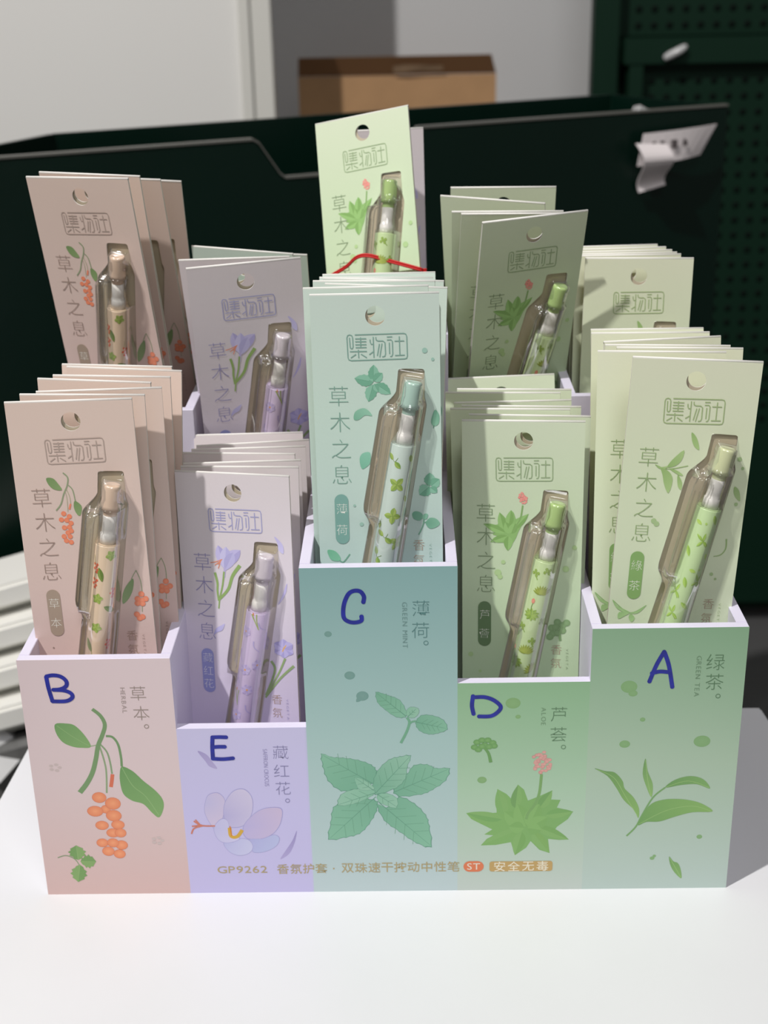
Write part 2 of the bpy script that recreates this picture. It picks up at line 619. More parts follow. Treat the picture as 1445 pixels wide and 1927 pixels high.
sh = SHEET
sheet_quad(0, xw(1)[0], HF['B'], sh['B'], sh['B'])
sheet_quad(xw(1)[0], XB[1], HF['B'], sh['B'], sh['B'])
e1 = xw(2)[0]
sheet_quad(XB[1], e1 - 0.001, HF['E'], sh['E'], sh['E'])
sheet_quad(e1 - 0.001, e1 + 0.003, HF['E'], sh['E'], sh['C'])
sheet_quad(e1, xw(3)[1], HF['C'], sh['C'], sh['C'])
sheet_quad(XB[3], XB[4], HF['D'], sh['D'], sh['D'])
sheet_quad(XB[4], XB[5], HF['A'], sh['A'], sh['A'])
# lift E over C where they meet
sheet = obj('printed_sheet', ink.build('printed_sheet', M['ink_panel'], panel_place, 0.0, 0.015), front)

GR, DG = (118, 155, 96), (96, 136, 80)
def art_done(name):
    obj(name, art.build(name, M['ink_panel'], panel_place, 0.03, 0.09), front)


art = Ink(False, GA, 0.008)
# herbal: stalk, two leaves and a bunch of orange berries
art.line([(28.11,80.75), (31.14,81.28)], 0.5, (150, 170, 130))
art.line([(32.11,81.03), (33.42,74.09), (33.93,67.11), (33.05,55.94)], 0.8, (140, 160, 122))
art.line([(32.66,81.60), (35.24,77.54), (36.18,71.74), (36.44,66.14)], 0.8, (132, 156, 116))
art.line([(36.62,65.90), (36.01,62.62), (35.27,59.10)], 1.7, (210, 110, 80))
art.line([(35.56,85.91), (38.47,85.30), (40.59,81.49), (41.28,75.14), (41.20,69.92)], 1.1, (112, 146, 98))
art.line([(30.83,99.79), (34.12,96.37), (35.65,91.82), (34.16,86.73), (31.62,81.04), (29.93,74.14), (27.74,67.19), (24.64,61.37), (20.80,56.34)], 1.6, (116, 148, 100), taper=1.5)
art.smooth([(13.52,92.36), (18.48,92.63), (22.30,91.45), (26.20,86.27), (28.29,80.51), (24.07,80.00), (20.16,80.63), (15.95,82.98), (13.49,87.59)], (108, 152, 92), (128, 166, 104))
art.line([(14.22,91.56), (20.71,85.78), (27.63,80.87)], 0.25, (140, 176, 116))
art.smooth([(41.30,69.92), (45.77,67.53), (50.31,62.19), (54.92,57.42), (58.05,52.64), (58.37,47.87), (55.90,42.50), (52.86,44.94), (49.23,49.78), (44.34,51.63), (40.64,55.24), (39.68,61.16), (39.97,66.44)], (104, 148, 88), (124, 164, 100))
art.line([(41.24,69.34), (45.09,59.91), (50.60,53.92), (55.80,43.71)], 0.3, (140, 176, 116))
for p, rx, ry in (((29.39,53.62), 32, 28), ((31.80,47.26), 22, 22), ((35.33,50.32), 35, 32), ((26.84,46.25), 36, 28), ((35.11,43.74), 35, 30), ((29.22,38.51), 30, 24), ((36.57,38.78), 30, 24), ((33.91,34.32), 30, 24), ((37.38,34.28), 26, 24), ((28.48,28.90), 27, 23), ((37.26,27.57), 28, 25), ((33.39,28.84), 27, 24), ((30.79,24.21), 28, 25), ((35.88,22.67), 27, 24)):
    art.blob((p[0] - 0.05, p[1] - 0.05), rx * .1035, ry * .1035, (206, 116, 80), (210, 120, 84))
    art.blob(p, rx * .098, ry * .098, (222, 132, 92), (234, 156, 112))
art.line([(6.78,20.82), (10.83,22.00), (14.72,19.85), (16.59,16.10)], 0.4, (120, 150, 106))
for a_, b_, w in (((16.22,19.46), (16.05,27.60), 7.5), ((17.16,18.58), (24.47,18.49), 7), ((16.66,16.72), (14.91,7.00), 7)):
    art.leaf(a_, b_, w, (112, 152, 88), (126, 162, 98), ser=0.16, vein=(140, 172, 112), fat=0.5)
art_done('berry_print')
art = Ink(False, GA, 0.008)
# faint outlines of flowers on the herbal field
for p in ((11.00,69.75), (54.14,29.79)):
    for k in range(5):
        a_ = k * 1.26
        art.blob((p[0] + 2.1 * math.cos(a_), p[1] + 1.6 * math.sin(a_)), 1.0, 0.7, (199, 184, 180), (196, 178, 176))
art_done('faint_flower_print')
art = Ink(False, GA, 0.008)
# crocus
LI, LP, LB = (186, 178, 214), (196, 184, 214), (176, 184, 220)
art.smooth([(75.96,77.55), (79.80,75.77), (82.04,72.26), (84.26,68.17), (80.85,69.38), (79.06,72.30)], (160, 150, 196), (174, 164, 206))
art.smooth([(118.63,34.43), (117.32,27.75), (114.48,21.65), (110.24,18.63), (113.04,23.52), (116.35,28.99)], (150, 140, 190), (172, 162, 206))
pet = [([(77.51,50.00), (79.31,54.13), (83.40,55.26), (86.23,52.26), (86.22,47.49), (84.48,40.92), (81.12,36.13), (78.36,40.40), (76.97,45.22)], (186, 182, 218), (204, 190, 214)),
       ([(85.61,42.71), (86.58,49.88), (90.47,55.76), (95.07,57.11), (98.40,53.87), (99.10,48.52), (97.75,42.55), (94.43,37.77), (89.79,36.62), (86.82,37.87)], (178, 172, 212), (202, 194, 220)),
       ([(94.40,37.17), (97.17,41.35), (101.96,45.49), (107.08,46.98), (112.08,45.95), (111.22,38.76), (107.91,33.36), (102.66,30.38), (96.54,30.22), (94.15,32.93)], (182, 174, 216), (198, 182, 210)),
       ([(96.52,29.85), (102.65,30.14), (107.85,32.14), (110.30,30.28), (108.56,26.03), (103.29,23.03), (98.16,22.85), (97.33,26.17)], (172, 172, 216), (180, 186, 222)),
       ([(84.67,28.18), (89.38,29.95), (95.50,29.87), (97.84,26.17), (96.09,22.51), (91.40,21.09), (86.92,23.24)], (180, 180, 220), (196, 196, 226)),
       ([(80.61,36.14), (83.98,40.93), (86.98,40.28), (88.12,34.22), (91.95,30.28), (86.21,28.16), (82.24,30.04)], (188, 186, 222), (200, 196, 226))]
for pts, c, c2 in pet:
    q = catmull(pts, 5, True)
    cx = sum(p[0] for p in q) / len(q)
    cy = sum(p[1] for p in q) / len(q)
    art.poly([(cx + (x - cx) * 1.035, cy + (y - cy) * 1.035) for x, y in q], (160, 156, 204))
    art.poly(q, c, c2)
art.line([(87.75,36.41), (88.17,31.79), (91.01,31.51), (93.56,35.12)], 1.7, (206, 164, 60))
art.line([(88.00,37.25), (88.47,31.79)], 0.5, (206, 120, 50))
for q in ([(81.21,37.46), (75.13,37.78), (71.55,40.25)], [(75.15,38.03), (70.53,37.36)], [(75.63,37.66), (71.47,36.26), (70.02,33.24)], [(74.16,38.40), (72.32,40.96)]):
    art.line(q, 0.75, (200, 122, 104))
art_done('crocus_print')
art = Ink(False, GA, 0.008)
# mint
for p, r_, k in (((136.56,135.46), 20, 0), ((145.31,115.06), 29, 1), ((150.61,104.71), 34, 0)):
    art.blob(p, r_ * .081, r_ * .07, (112, 152, 144), (118, 156, 148))
art.leaf((150.28,104.44), (147.80,101.72), 2.2, (114, 153, 145))
M1, M2, M3, MV = (112, 168, 140), (130, 182, 154), (144, 188, 164), (92, 146, 122)


def toothed(pts, c, c2, mid, tooth=0.028, nv=5):
    """mint leaf from an outline: fine teeth, a midrib and side veins"""
    q = catmull(pts, 6, True)
    cx = sum(p[0] for p in q) / len(q)
    cy = sum(p[1] for p in q) / len(q)
    r_ = [(cx + (x - cx) * (1 + (tooth if i % 3 == 0 else -tooth * .6)), cy + (y - cy) * (1 + (tooth if i % 3 == 0 else -tooth * .6))) for i, (x, y) in enumerate(q)]
    art.poly([(cx + (x - cx) * 1.03, cy + (y - cy) * 1.03) for x, y in r_], MV)
    art.poly(r_, c, c2)
    a_, b_ = mid
    art.line([a_, b_], 0.35, MV, taper=0.4)
    dx, dy = b_[0] - a_[0], b_[1] - a_[1]
    L = math.hypot(dx, dy)
    for i in range(1, nv):
        t = i / nv * 0.85
        px, py = a_[0] + dx * t, a_[1] + dy * t
        for sd in (1, -1):
            w = 0.26 * L * math.sin(math.pi * (0.25 + 0.7 * t))
            art.line([(px, py), (px + dx / L * w * .7 - sd * dy / L * w * .8, py + dy / L * w * .7 + sd * dx / L * w * .8)], 0.2, (100, 152, 124))


toothed([(163.72,57.08), (169.59,63.77), (172.92,68.53), (178.65,68.93), (182.73,66.96), (188.46,66.69), (186.80,60.65), (181.02,55.88), (176.05,53.51), (166.13,52.67)], M1, M2, ((163.68,54.65), (188.05,66.40)))
toothed([(131.80,75.01), (136.24,73.43), (141.12,72.98), (147.63,71.74), (153.29,69.28), (155.67,65.89), (154.72,60.11), (146.40,56.83), (139.77,55.95), (134.17,61.36), (132.13,68.61)], M2, M1, ((155.10,58.66), (132.03,74.63)))
toothed([(155.72,49.39), (155.20,44.47), (151.71,37.59), (147.40,32.65), (141.48,30.73), (133.48,29.83), (134.63,38.81), (136.15,46.70), (141.21,49.09), (151.20,50.92)], M1, M2, ((155.37,52.33), (133.74,30.02)))
toothed([(156.10,47.91), (161.05,46.37), (166.11,51.69), (172.69,48.18), (177.60,42.20), (179.22,36.23), (179.98,25.20), (173.28,27.30), (165.83,33.41), (159.25,39.47)], M1, M2, ((156.55,49.37), (179.81,25.60)))
toothed([(154.28,58.67), (156.49,65.88), (161.52,71.55), (166.45,73.20), (171.19,73.52), (169.64,67.62), (168.74,61.86), (164.55,57.07), (155.41,53.79)], M1, M3, ((155.42,54.47), (170.94,73.33)))
toothed([(155.01,54.48), (151.21,51.40), (144.51,48.55), (138.27,48.15), (139.69,53.51), (145.56,56.36), (152.98,56.26)], M2, M3, ((155.42,54.47), (138.53,48.44)), 0.03, 4)
toothed([(146.15,62.65), (149.82,61.63), (153.85,58.19), (154.22,56.24), (148.44,56.12), (146.63,59.26)], M2, M3, ((154.46,55.75), (146.39,62.35)), 0.03, 3)
toothed([(156.22,53.29), (160.37,54.02), (164.86,51.22), (164.37,46.32), (159.42,47.86), (156.56,49.86)], M2, M3, ((155.82,53.78), (164.63,46.81)), 0.03, 3)
art.line([(169.99,93.55), (171.09,91.21), (169.90,86.56), (167.13,80.49)], 1.2, (110, 166, 134))
art.line([(170.91,90.09), (172.38,91.38), (174.40,91.63)], 0.9, (110, 166, 134))
toothed([(156.73,106.36), (159.76,105.67), (162.14,104.72), (166.91,102.36), (169.63,96.80), (169.19,94.02), (165.17,94.08), (160.41,97.85), (157.27,101.58)], M1, M2, ((169.36,94.49), (157.05,105.98)))
toothed([(173.99,90.70), (176.44,94.38), (181.27,94.32), (186.09,91.93), (187.69,87.43), (183.64,85.43), (179.59,85.02), (175.56,86.95)], M1, M2, ((174.15,91.17), (187.37,87.72)))
toothed([(169.88,96.79), (171.67,98.80), (174.87,98.11), (175.25,95.79), (173.21,93.50), (170.40,94.01)], M2, M3, ((170.40,94.01), (174.07,97.84)), 0.03, 3)
art_done('mint_print')
art = Ink(False, GA, 0.008)
# aloe
for p, r_ in (((216.84,100.16), 33), ((219.17,93.25), 12), ((203.45,60.59), 21)):
    art.blob(p, r_ * .101, r_ * .083, (126, 166, 110), (132, 172, 116))
al = [(196.29,42.97), (200.78,42.67), (204.78,42.50), (210.26,43.02), (209.98,50.11), (210.41,55.72), (214.61,52.98), (217.64,49.42), (218.05,54.69), (219.68,57.93), (222.49,55.21), (224.39,49.32), (229.50,51.61), (235.36,54.69), (234.50,49.78), (239.17,49.48), (237.60,45.38), (245.13,43.15), (242.76,39.02), (237.89,34.91), (236.94,33.13), (241.02,30.67), (243.61,27.87), (239.09,27.68), (234.05,28.35), (234.96,20.46), (230.17,22.35), (226.03,27.25), (224.09,23.64), (218.92,19.45), (216.99,26.76), (209.95,25.28), (203.10,25.13), (205.89,28.72), (208.89,30.61), (204.67,31.15), (208.36,33.86), (202.82,37.16), (198.80,39.60)]
art.poly(al, (126, 172, 98), (122, 168, 100))
ac = (222.82,37.50)
for a_, b_, w, c in (((218.70,45.27), (219.78,57.58), 7, (112, 156, 92)), ((213.77,41.78), (210.62,55.37), 8, (124, 170, 100)), ((229.65,45.13), (235.17,54.46), 7, (112, 158, 92)), ((232.72,41.53), (244.83,43.15), 7, (116, 164, 94)), ((212.80,39.42), (196.59,42.96), 7, (116, 164, 94)), ((219.89,33.35), (203.40,25.37), 7, (124, 170, 98)), ((221.92,32.12), (218.91,19.70), 8, (118, 164, 92)), ((226.94,32.06), (234.75,20.71), 8, (124, 168, 94)), ((228.88,35.03), (243.41,27.99), 7, (118, 164, 92))):
    art.leaf(a_, b_, w * .72, c, (128, 172, 102), fat=0.32)
for a_, b_, w in (((222.87,35.11), (213.74,43.56), 9), ((223.87,35.09), (219.65,47.62), 9), ((224.87,35.08), (229.59,47.49), 9), ((224.88,34.48), (233.75,40.33), 8), ((222.88,34.51), (215.86,35.20), 7), ((224.38,34.49), (230.92,33.20), 7)):
    art.leaf(a_, b_, w * .9, (130, 175, 103), (122, 168, 96), fat=0.4)
art.line([(223.79,39.27), (224.72,42.83), (227.42,46.93), (229.46,53.36), (230.21,63.24)], 1.3, (120, 162, 98))
random.seed(4)
for k in range(46):
    a_ = random.uniform(0, 6.28)
    q = math.sqrt(random.random())
    p = (230.16,69.57)
    art.blob((p[0] + 4.4 * q * math.cos(a_), p[1] + 5.6 * q * math.sin(a_)), 0.95, 0.8, (206, 150, 142) if k % 3 else (198, 138, 132), (216, 166, 156), n=8)
art.line([(204.50,77.35), (206.29,74.48), (207.31,69.89)], 1.2, (104, 152, 88), taper=1.3)
for k, (px, pz) in enumerate(((-4.5, -1), (-3.4, 1.6), (-1.2, 2.6), (1.4, 2.6), (3.6, 1.2), (4.2, -0.4), (-2.8, -2.2), (0, 0), (2, -0.8), (-1.2, -0.6))):
    p = (204.49,78.83)
    art.blob((p[0] + px, p[1] + pz), 1.7, 1.4, (102, 152, 86), (124, 170, 104), n=10)
art_done('aloe_print')
art = Ink(False, GA, 0.008)
# green tea
for p, rx, ry in (((267.41,107.67), 36, 29), ((269.29,104.36), 20, 15), ((274.19,91.02), 12, 10), ((266.86,78.53), 24, 18), ((301.10,79.52), 37, 28), ((303.34,28.65), 13, 11), ((282.33,17.05), 11, 9), ((283.28,18.26), 8, 7)):
    art.blob(p, rx * .101, ry * .105, (126, 166, 112), (130, 170, 116))
art.line([(269.94,29.45), (273.90,34.44), (276.57,40.95), (281.03,50.33), (286.17,55.52)], 0.8, (116, 160, 98))
for pts, c, c2, md in (([(253.90,66.03), (258.67,64.58), (263.13,63.71), (266.77,59.27), (267.94,55.18), (272.12,50.45), (274.89,44.52), (274.86,39.19), (272.44,43.97), (267.73,49.10), (263.97,55.82), (259.76,62.03)], (100, 144, 84), (134, 176, 100), [(254.71,65.56), (262.75,61.06), (268.11,51.67), (274.62,40.03)]),
                       ([(276.49,71.00), (277.82,64.32), (280.45,57.34), (280.24,50.34), (277.56,56.21), (275.62,63.20)], (104, 148, 88), (138, 178, 106), [(276.63,70.08), (278.06,59.69), (280.01,50.93)]),
                       ([(286.17,55.52), (290.36,59.53), (297.12,61.40), (303.13,59.58), (306.43,54.66), (300.35,57.07), (293.48,56.81)], (104, 150, 86), (122, 166, 98), [(286.65,55.74), (296.30,58.87), (305.89,55.25)]),
                       ([(274.84,35.62), (279.30,45.65), (285.07,48.86), (292.96,49.23), (299.97,47.96), (305.08,45.54), (308.28,42.31), (299.36,42.07), (291.55,39.80), (284.73,37.28), (278.76,37.12)], (108, 154, 88), (132, 174, 98), [(275.32,35.97), (287.38,43.18), (299.15,45.38), (307.77,42.55)]),
                       ([(290.15,17.93), (292.23,15.21), (294.53,13.96), (295.97,10.26), (296.46,5.57), (292.89,9.32), (290.81,13.64)], (110, 152, 90), (128, 170, 100), [(290.39,17.31), (296.22,6.19)])):
    art.smooth(pts, c, c2)
    art.line(md, 0.22, (150, 186, 116))
art_done('tea_leaf_print')

R90 = -math.pi / 2


def lettering(name, txt, cs, size, lat, lp, lw, lh, c, c2, sp, ring, lat_sp):
    t = Ink(False, GA, 0.006)
    t.chars(txt, cs, size, c, -0.017)
    p = ring
    t.line([(p[0] + 0.95 * math.cos(q * math.pi / 8), p[1] + 0.95 * math.sin(q * math.pi / 8)) for q in range(17)], 0.28, c, curve=False)
    t.string(lat, lp, lw, lh, c2, -0.012, R90, lat_sp)
    obj(name, t.build(name, M['ink_panel'], panel_place, 0.1, 0.11), front)


lettering('compartment_title', '草本', [(51.81,107.53), (52.39,97.46)], 8.0, 'HERBAL', (45.15,104.06), 12.8, 2.0, (148, 134, 124), (164, 150, 144), 0, (54.16,90.66), 0.12)
lettering('compartment_title', '藏红花', [(113.16,76.46), (113.09,66.84), (113.44,57.45)], 7.7, 'SAFFRON CROCUS', (106.20,68.45), 19.5, 1.9, (132, 128, 168), (150, 144, 184), 0, (115.13,50.80), 0.06)
lettering('compartment_title', '薄荷', [(176.72,147.26), (176.38,136.80)], 8.4, 'GREEN MINT', (169.76,139.26), 22.0, 2.1, (84, 128, 126), (112, 148, 144), 0, (178.76,130.59), 0.14)
lettering('compartment_title', '芦荟', [(237.20,94.33), (237.20,84.03)], 8.2, 'ALOE', (230.38,93.31), 8.9, 2.0, (92, 128, 94), (116, 150, 114), 0, (239.63,77.43), 0.16)
lettering('compartment_title', '绿茶', [(304.26,119.38), (304.48,109.64)], 8.8, 'GREEN TEA', (297.06,112.46), 20.0, 2.1, (86, 122, 88), (112, 144, 112), 0, (306.52,102.50), 0.14)
tx = Ink(False, GA, 0.006)
GOLD = (172, 154, 108)
tx.string('GP9262', (92.26,13.06), 23.2, 3.75, GOLD, 0.0, RAD(0), 0.03)
tx.chars('香氛护套', [(111.23,13.12), (117.31,13.19), (123.13,13.27), (129.08,13.34)], 5.9, GOLD, 0.002)
tx.blob((134.89,13.12), 0.4, 0.4, GOLD)
tx.chars('双珠速干按动中性笔', [(141.33,13.33), (147.64,13.37), (153.83,13.47), (159.76,13.49), (165.82,13.53), (171.99,13.54), (178.17,13.55), (184.34,13.59), (190.51,13.60)], 6.1, GOLD, 0.002)
obj('product_line_print', tx.build('product_line_print', M['ink_panel'], panel_place, 0.1, 0.11), front)


def pill(i_, c0, w, h, col):
    pts = []
    r_ = min(w, h) / 2
    for sx, sy, a0 in ((1, 1, 0), (-1, 1, 90), (-1, -1, 180), (1, -1, 270)):
        for k in range(7):
            a_ = RAD(a0 + k * 15)
            pts.append((c0[0] + sx * (w / 2 - r_) + r_ * math.cos(a_), c0[1] + sy * (h / 2 - r_) + r_ * math.sin(a_)))
    i_.poly(pts, col)


tx = Ink(False, GA, 0.006)
pill(tx, (199.88,13.48), 9.4, 5.9, (214, 118, 78))
tx.string('ST', (199.88,13.48), 6.0, 3.5, (222, 214, 200), 0.0, 0.0, 0.03)
obj('oval_badge', tx.build('oval_badge', M['ink_panel'], panel_place, 0.1, 0.12), front)
tx = Ink(False, GA, 0.006)
ctr = (221.83,13.35)
tx.poly(roundpoly([(ctr[0] - 14.6, ctr[1] - 2.8), (ctr[0] + 14.6, ctr[1] - 2.8), (ctr[0] + 14.6, ctr[1] + 2.8), (ctr[0] - 14.6, ctr[1] + 2.8)], 1.4), (186, 154, 96))
tx.chars('安全无毒', [(211.97,13.33), (218.50,13.34), (225.15,13.34), (231.80,13.38)], 5.9, (226, 220, 200), 0.004)
obj('gold_badge', tx.build('gold_badge', M['ink_panel'], panel_place, 0.1, 0.12), front)

MARK = {'B': [[(12.29,116.17), (12.66,110.86), (13.67,104.18)], [(12.53,116.60), (15.31,117.11), (18.63,116.41), (20.82,114.17), (20.54,111.64), (17.94,110.12), (14.79,109.84)], [(14.79,109.84), (19.33,109.44), (22.29,107.95), (22.65,105.83), (19.72,104.09), (13.85,104.06)]],
        'E': [[(83.18,84.67), (82.75,79.75), (82.63,73.65)], [(83.18,84.67), (86.34,84.74), (89.20,84.59)], [(82.83,79.52), (85.52,79.72), (88.29,79.68)], [(82.63,73.53), (87.08,73.24), (91.58,73.64)]],
        'C': [[(152.19,150.66), (152.49,153.24), (151.08,155.59), (148.53,156.05), (146.01,154.63), (144.18,150.78), (143.43,146.46), (143.79,142.98), (146.00,141.28), (148.74,140.98), (151.11,141.82), (151.23,143.74)]],
        'D': [[(199.20,103.94), (198.74,99.31), (199.44,95.09)], [(200.45,103.48), (204.30,103.43), (208.16,101.94), (211.27,98.91), (210.63,96.37), (207.27,93.86), (201.96,93.71)]],
        'A': [[(281.71,124.74), (278.76,118.35), (276.15,110.27)], [(282.02,124.21), (284.20,117.73), (286.23,107.40)], [(277.07,114.38), (280.36,115.09), (283.70,114.82)]]}
for L, strokes in MARK.items():
    mk = Ink(False, 1.0, 0.004)
    for st in strokes:
        q = catmull(st, 6)
        mk.line(q, 1.85, (0, 0, 0), curve=False)
        for p in (q[0], q[-1]):
            mk.blob(p, 0.96, 0.96, (0, 0, 0))
    me = mk.build('handwritten_letter', M['marker'], panel_place, 0.13, 0.15)
    obj('handwritten_letter', me, front, label='blue marker letter ' + L)


# ---------------------------------------------------------------- pen packets
CARD = {'B': [(0, (208, 188, 176)), (.35, (206, 185, 176)), (1, (204, 176, 172))],
        'E': [(0, (206, 198, 200)), (.3, (206, 199, 206)), (1, (190, 178, 212))],
        'C': [(0, (184, 198, 188)), (.3, (182, 202, 190)), (1, (174, 196, 194))],
        'D': [(0, (198, 208, 182)), (.3, (188, 205, 172)), (1, (172, 197, 158))],
        'A': [(0, (206, 209, 184)), (.3, (201, 211, 180)), (1, (192, 204, 178))]}
LOGO = {'B': (170, 153, 143), 'E': (156, 156, 194), 'C': (120, 154, 142), 'D': (146, 166, 128), 'A': (152, 170, 122)}
TITLE = {'B': (150, 130, 120), 'E': (142, 138, 180), 'C': (120, 156, 142), 'D': (124, 144, 110), 'A': (140, 162, 114)}
PILL = {'B': (160, 142, 126), 'E': (142, 146, 196), 'C': (118, 160, 150), 'D': (98, 124, 86), 'A': (126, 162, 98)}
PNAME = {'B': '草本', 'E': '藏红花', 'C': '薄荷', 'D': '芦薈', 'A': '綠茶'}
for k in ORD:
    M['card' + k] = ramp_mat('card_print_base_' + k, CARD[k])

WIN = [(36.3, 31.6), (47.4, 32.0), (47.4, 44.2), (48.2, 47.5), (35.9, 117.5), (27.2, 167), (8.2, 167), (18.5, 117.3), (22.2, 99.0), (19.8, 94.5), (19.8, 91.5), (27.8, 49.0), (31.5, 45.5), (35.0, 42.3)]
WINR = [1.6, 1.4, 1.0, 1.5, 9, 2, 2, 9, 1.6, 2.2, 2.2, 2.5, 2.5, 1.5]


def sheet_mesh(name, mats, window, thick, grow=0.0):
    """card leaf with a round hanging hole and, in front, the die-cut window"""
    cu = bpy.data.curves.new(name, 'CURVE')
    cu.dimensions = '2D'
    cu.fill_mode = 'BOTH'
    cu.extrude = thick / 2

    def loop(pts):
        sp = cu.splines.new('POLY')
        sp.points.add(len(pts) - 1)
        for q, p in zip(sp.points, pts):
            q.co = (p[0] / 1000, p[1] / 1000, 0, 1)
        sp.use_cyclic_u = True
    w, h = CW * 1000, CL * 1000
    g = grow
    loop(roundpoly([(-w / 2 - g, 0), (w / 2 + g, 0), (w / 2 + g, h - .02), (-w / 2 - g, h - .02)], [3.5, 3.5, 0.2, 0.2]))
    ho = (0, 0) if window else (0.8, 1.2)
    loop([(27.2 + ho[0] - w / 2 + 4.15 * math.cos(a * math.pi / 16), h - 9.2 + ho[1] + 4.15 * math.sin(a * math.pi / 16)) for a in range(32)])
    if window:
        loop([(u - w / 2, h - v) for u, v in roundpoly(WIN, WINR)])
    o = bpy.data.objects.new(name, cu)
    COL.objects.link(o)
    bpy.context.view_layer.update()
    me = bpy.data.meshes.new_from_object(o.evaluated_get(bpy.context.evaluated_depsgraph_get()))
    bpy.data.objects.remove(o)
    bpy.data.curves.remove(cu)
    for v in me.vertices:
        v.co = Vector((v.co.x, v.co.z, v.co.y))
    me.materials.clear()
    for m in mats:
        me.materials.append(m)
    me.name = name
    for p in me.polygons:
        p.material_index = 0 if abs(p.normal.y) > 0.7 else len(mats) - 1
        p.use_smooth = False
    me.update()
    return me


FRONT, BACK, FOLD = {}, {}, {}
base_f = sheet_mesh('front_leaf', [M['cardB'], M['fold']], True, 0.00045)
base_b = sheet_mesh('back_leaf', [M['tray'], M['fold']], False, 0.0004)
for v in base_b.vertices:      # the back leaf hangs away from the front leaf below the fold
    t = min(1, max(0, (CL - v.co.z) / 0.03))
    v.co.y += 0.0006 + 0.0014 * t
for k in ORD:
    f = base_f.copy()
    f.materials[0] = M['card' + k]
    FRONT[k] = f
    b = base_b.copy()
    BACK[k] = b
    fd = tube('fold', [(-CW / 2, 0.0004, CL - 0.0003), (CW / 2, 0.0004, CL - 0.0003)], 0.00068, M['fold'], 8)  # whiter than the card face, painted as if lit from above
    FOLD[k] = fd

LS = [[(295, 108), (1240, 95)], 'A', [(300, 183), (515, 183)], [(300, 238), (515, 238)], [(300, 295), (515, 295)], [(305, 350), (515, 350)], [(405, 158), (405, 350)],
      [(190, 425), (520, 425)], [(355, 390), (360, 550)], [(310, 478), (205, 545)], [(405, 475), (515, 545)], [(650, 150), (655, 545)],
      [(588, 200), (590, 250), (610, 293), (645, 290)], [(565, 487), (645, 435)], [(700, 155), (706, 212), (745, 232), (838, 233), (876, 262), (882, 480), (865, 525), (815, 535)],
      [(768, 285), (722, 515)], [(818, 280), (768, 540)], [(915, 158), (1020, 155)], [(915, 215), (995, 213), (1020, 240), (1022, 480), (1003, 527), (970, 530)],
      [(960, 265), (962, 480)], [(1155, 150), (1160, 510)], [(1062, 240), (1250, 238)], [(1065, 513), (1255, 508)]]
FR = [(1240, 95), (1282, 108), (1300, 155), (1305, 530), (1288, 570), (1245, 580), (215, 598), (165, 580), (150, 540), (140, 160), (155, 118), (195, 106), (237, 120), (252, 165), (256, 330), (245, 362), (228, 370), (205, 360), (198, 330), (190, 158)]


def lg(p):
    return (15.0 + (p[0] - 137) * 0.02165, 16.8 + (p[1] - 98) * 0.0222)


def logo_ink(k):
    i_ = Ink(True, GC)
    c = LOGO[k]
    for st in LS:
        if st == 'A':
            i_.line([lg(p) for p in FR], 0.42, c, curve=False)
        else:
            i_.line([lg(p) for p in st], 0.42, c, curve=False)
    return i_


def title_ink(k):
    i_ = Ink(True, GC)
    i_.chars('草木之息', [(10.7, 43.0), (10.9, 54.3), (11.0, 66.0), (10.9, 77.4)], 9.6, TITLE[k], -0.019)
    return i_


def pill_ink(k):
    i_ = Ink(True, GC)
    pill(i_, (10.3, 97.6), 6.0, 22.6, PILL[k])
    n = len(PNAME[k])
    if n == 2:
        i_.chars(PNAME[k], [(10.4, 92.9), (10.2, 102.4)], 5.3, (226, 226, 214), -0.018)
    else:
        i_.chars(PNAME[k], [(10.4, 91.0), (10.3, 97.6), (10.2, 104.2)], 5.3, (226, 226, 236), -0.018)
    return i_


def foot_ink(k):
    i_ = Ink(True, GC)
    i_.chars('香氛', [(43.6, 109.8), (43.5, 116.6)], 5.4, (168, 144, 126), -0.014)
    i_.string('VEGETA', (48.6, 114.5), 10.5, 1.0, TITLE[k], -0.02, R90, 0.25)
    return i_


def dots(i_, L, c, c2=None):
    for p, r_ in L:
        i_.blob(p, r_, r_, c, c2 or c, n=14)


def fill(i_, pts, c, c2=None):
    i_.smooth(pts, c, c2, 3)


def mintlf(i_, a_, b_, w, bend=0.0):
    i_.leaf(a_, b_, w, (128, 176, 152), (108, 160, 134), bend, 0.07, (92, 142, 118), fat=0.42)


ART = {}
a = ART['C'] = Ink(True, GC)
for p, q, w in (((25.7,37.3), (17.7,35.4), 5.0), ((25.7,36.9), (26.0,29.8), 4.6), ((26.7,38.0), (32.9,42.4), 4.6), ((25.6,38.3), (23.3,45.6), 5.0), ((26.0,36.9), (29.6,33.4), 4.0), ((26.0,38.0), (27.7,41.6), 2.6), ((25.5,37.3), (23.9,36.2), 2.2)):
    mintlf(a, p, q, w)
fill(a, [(16.9,53.2), (17.5,50.0), (20.8,48.4), (23.2,49.4), (24.7,51.8), (21.7,51.5), (19.0,53.4)], (112, 164, 138), (138, 184, 160))
fill(a, [(19.6,75.0), (18.8,70.7), (20.2,68.2), (23.4,67.9), (23.3,72.3), (21.8,74.1)], (112, 170, 144), (130, 184, 160))
fill(a, [(51.7,49.5), (53.3,52.0), (53.0,55.6), (50.9,56.7), (49.7,54.8), (50.5,51.6)], (106, 156, 132), (126, 174, 148))
a.line([(51.0,56.3), (50.7,57.6)], 0.3, (92, 142, 118))
for p, q, w in (((48.7,83.3), (44.2,87.0), 5.6), ((48.8,83.0), (48.9,77.2), 5.0), ((49.4,83.0), (53.0,80.1), 4.6), ((49.0,83.7), (51.9,86.1), 3.4)):
    mintlf(a, p, q, w)
a.line([(46.0,97.9), (45.5,100.9), (43.6,105.0)], 0.5, (108, 156, 132))
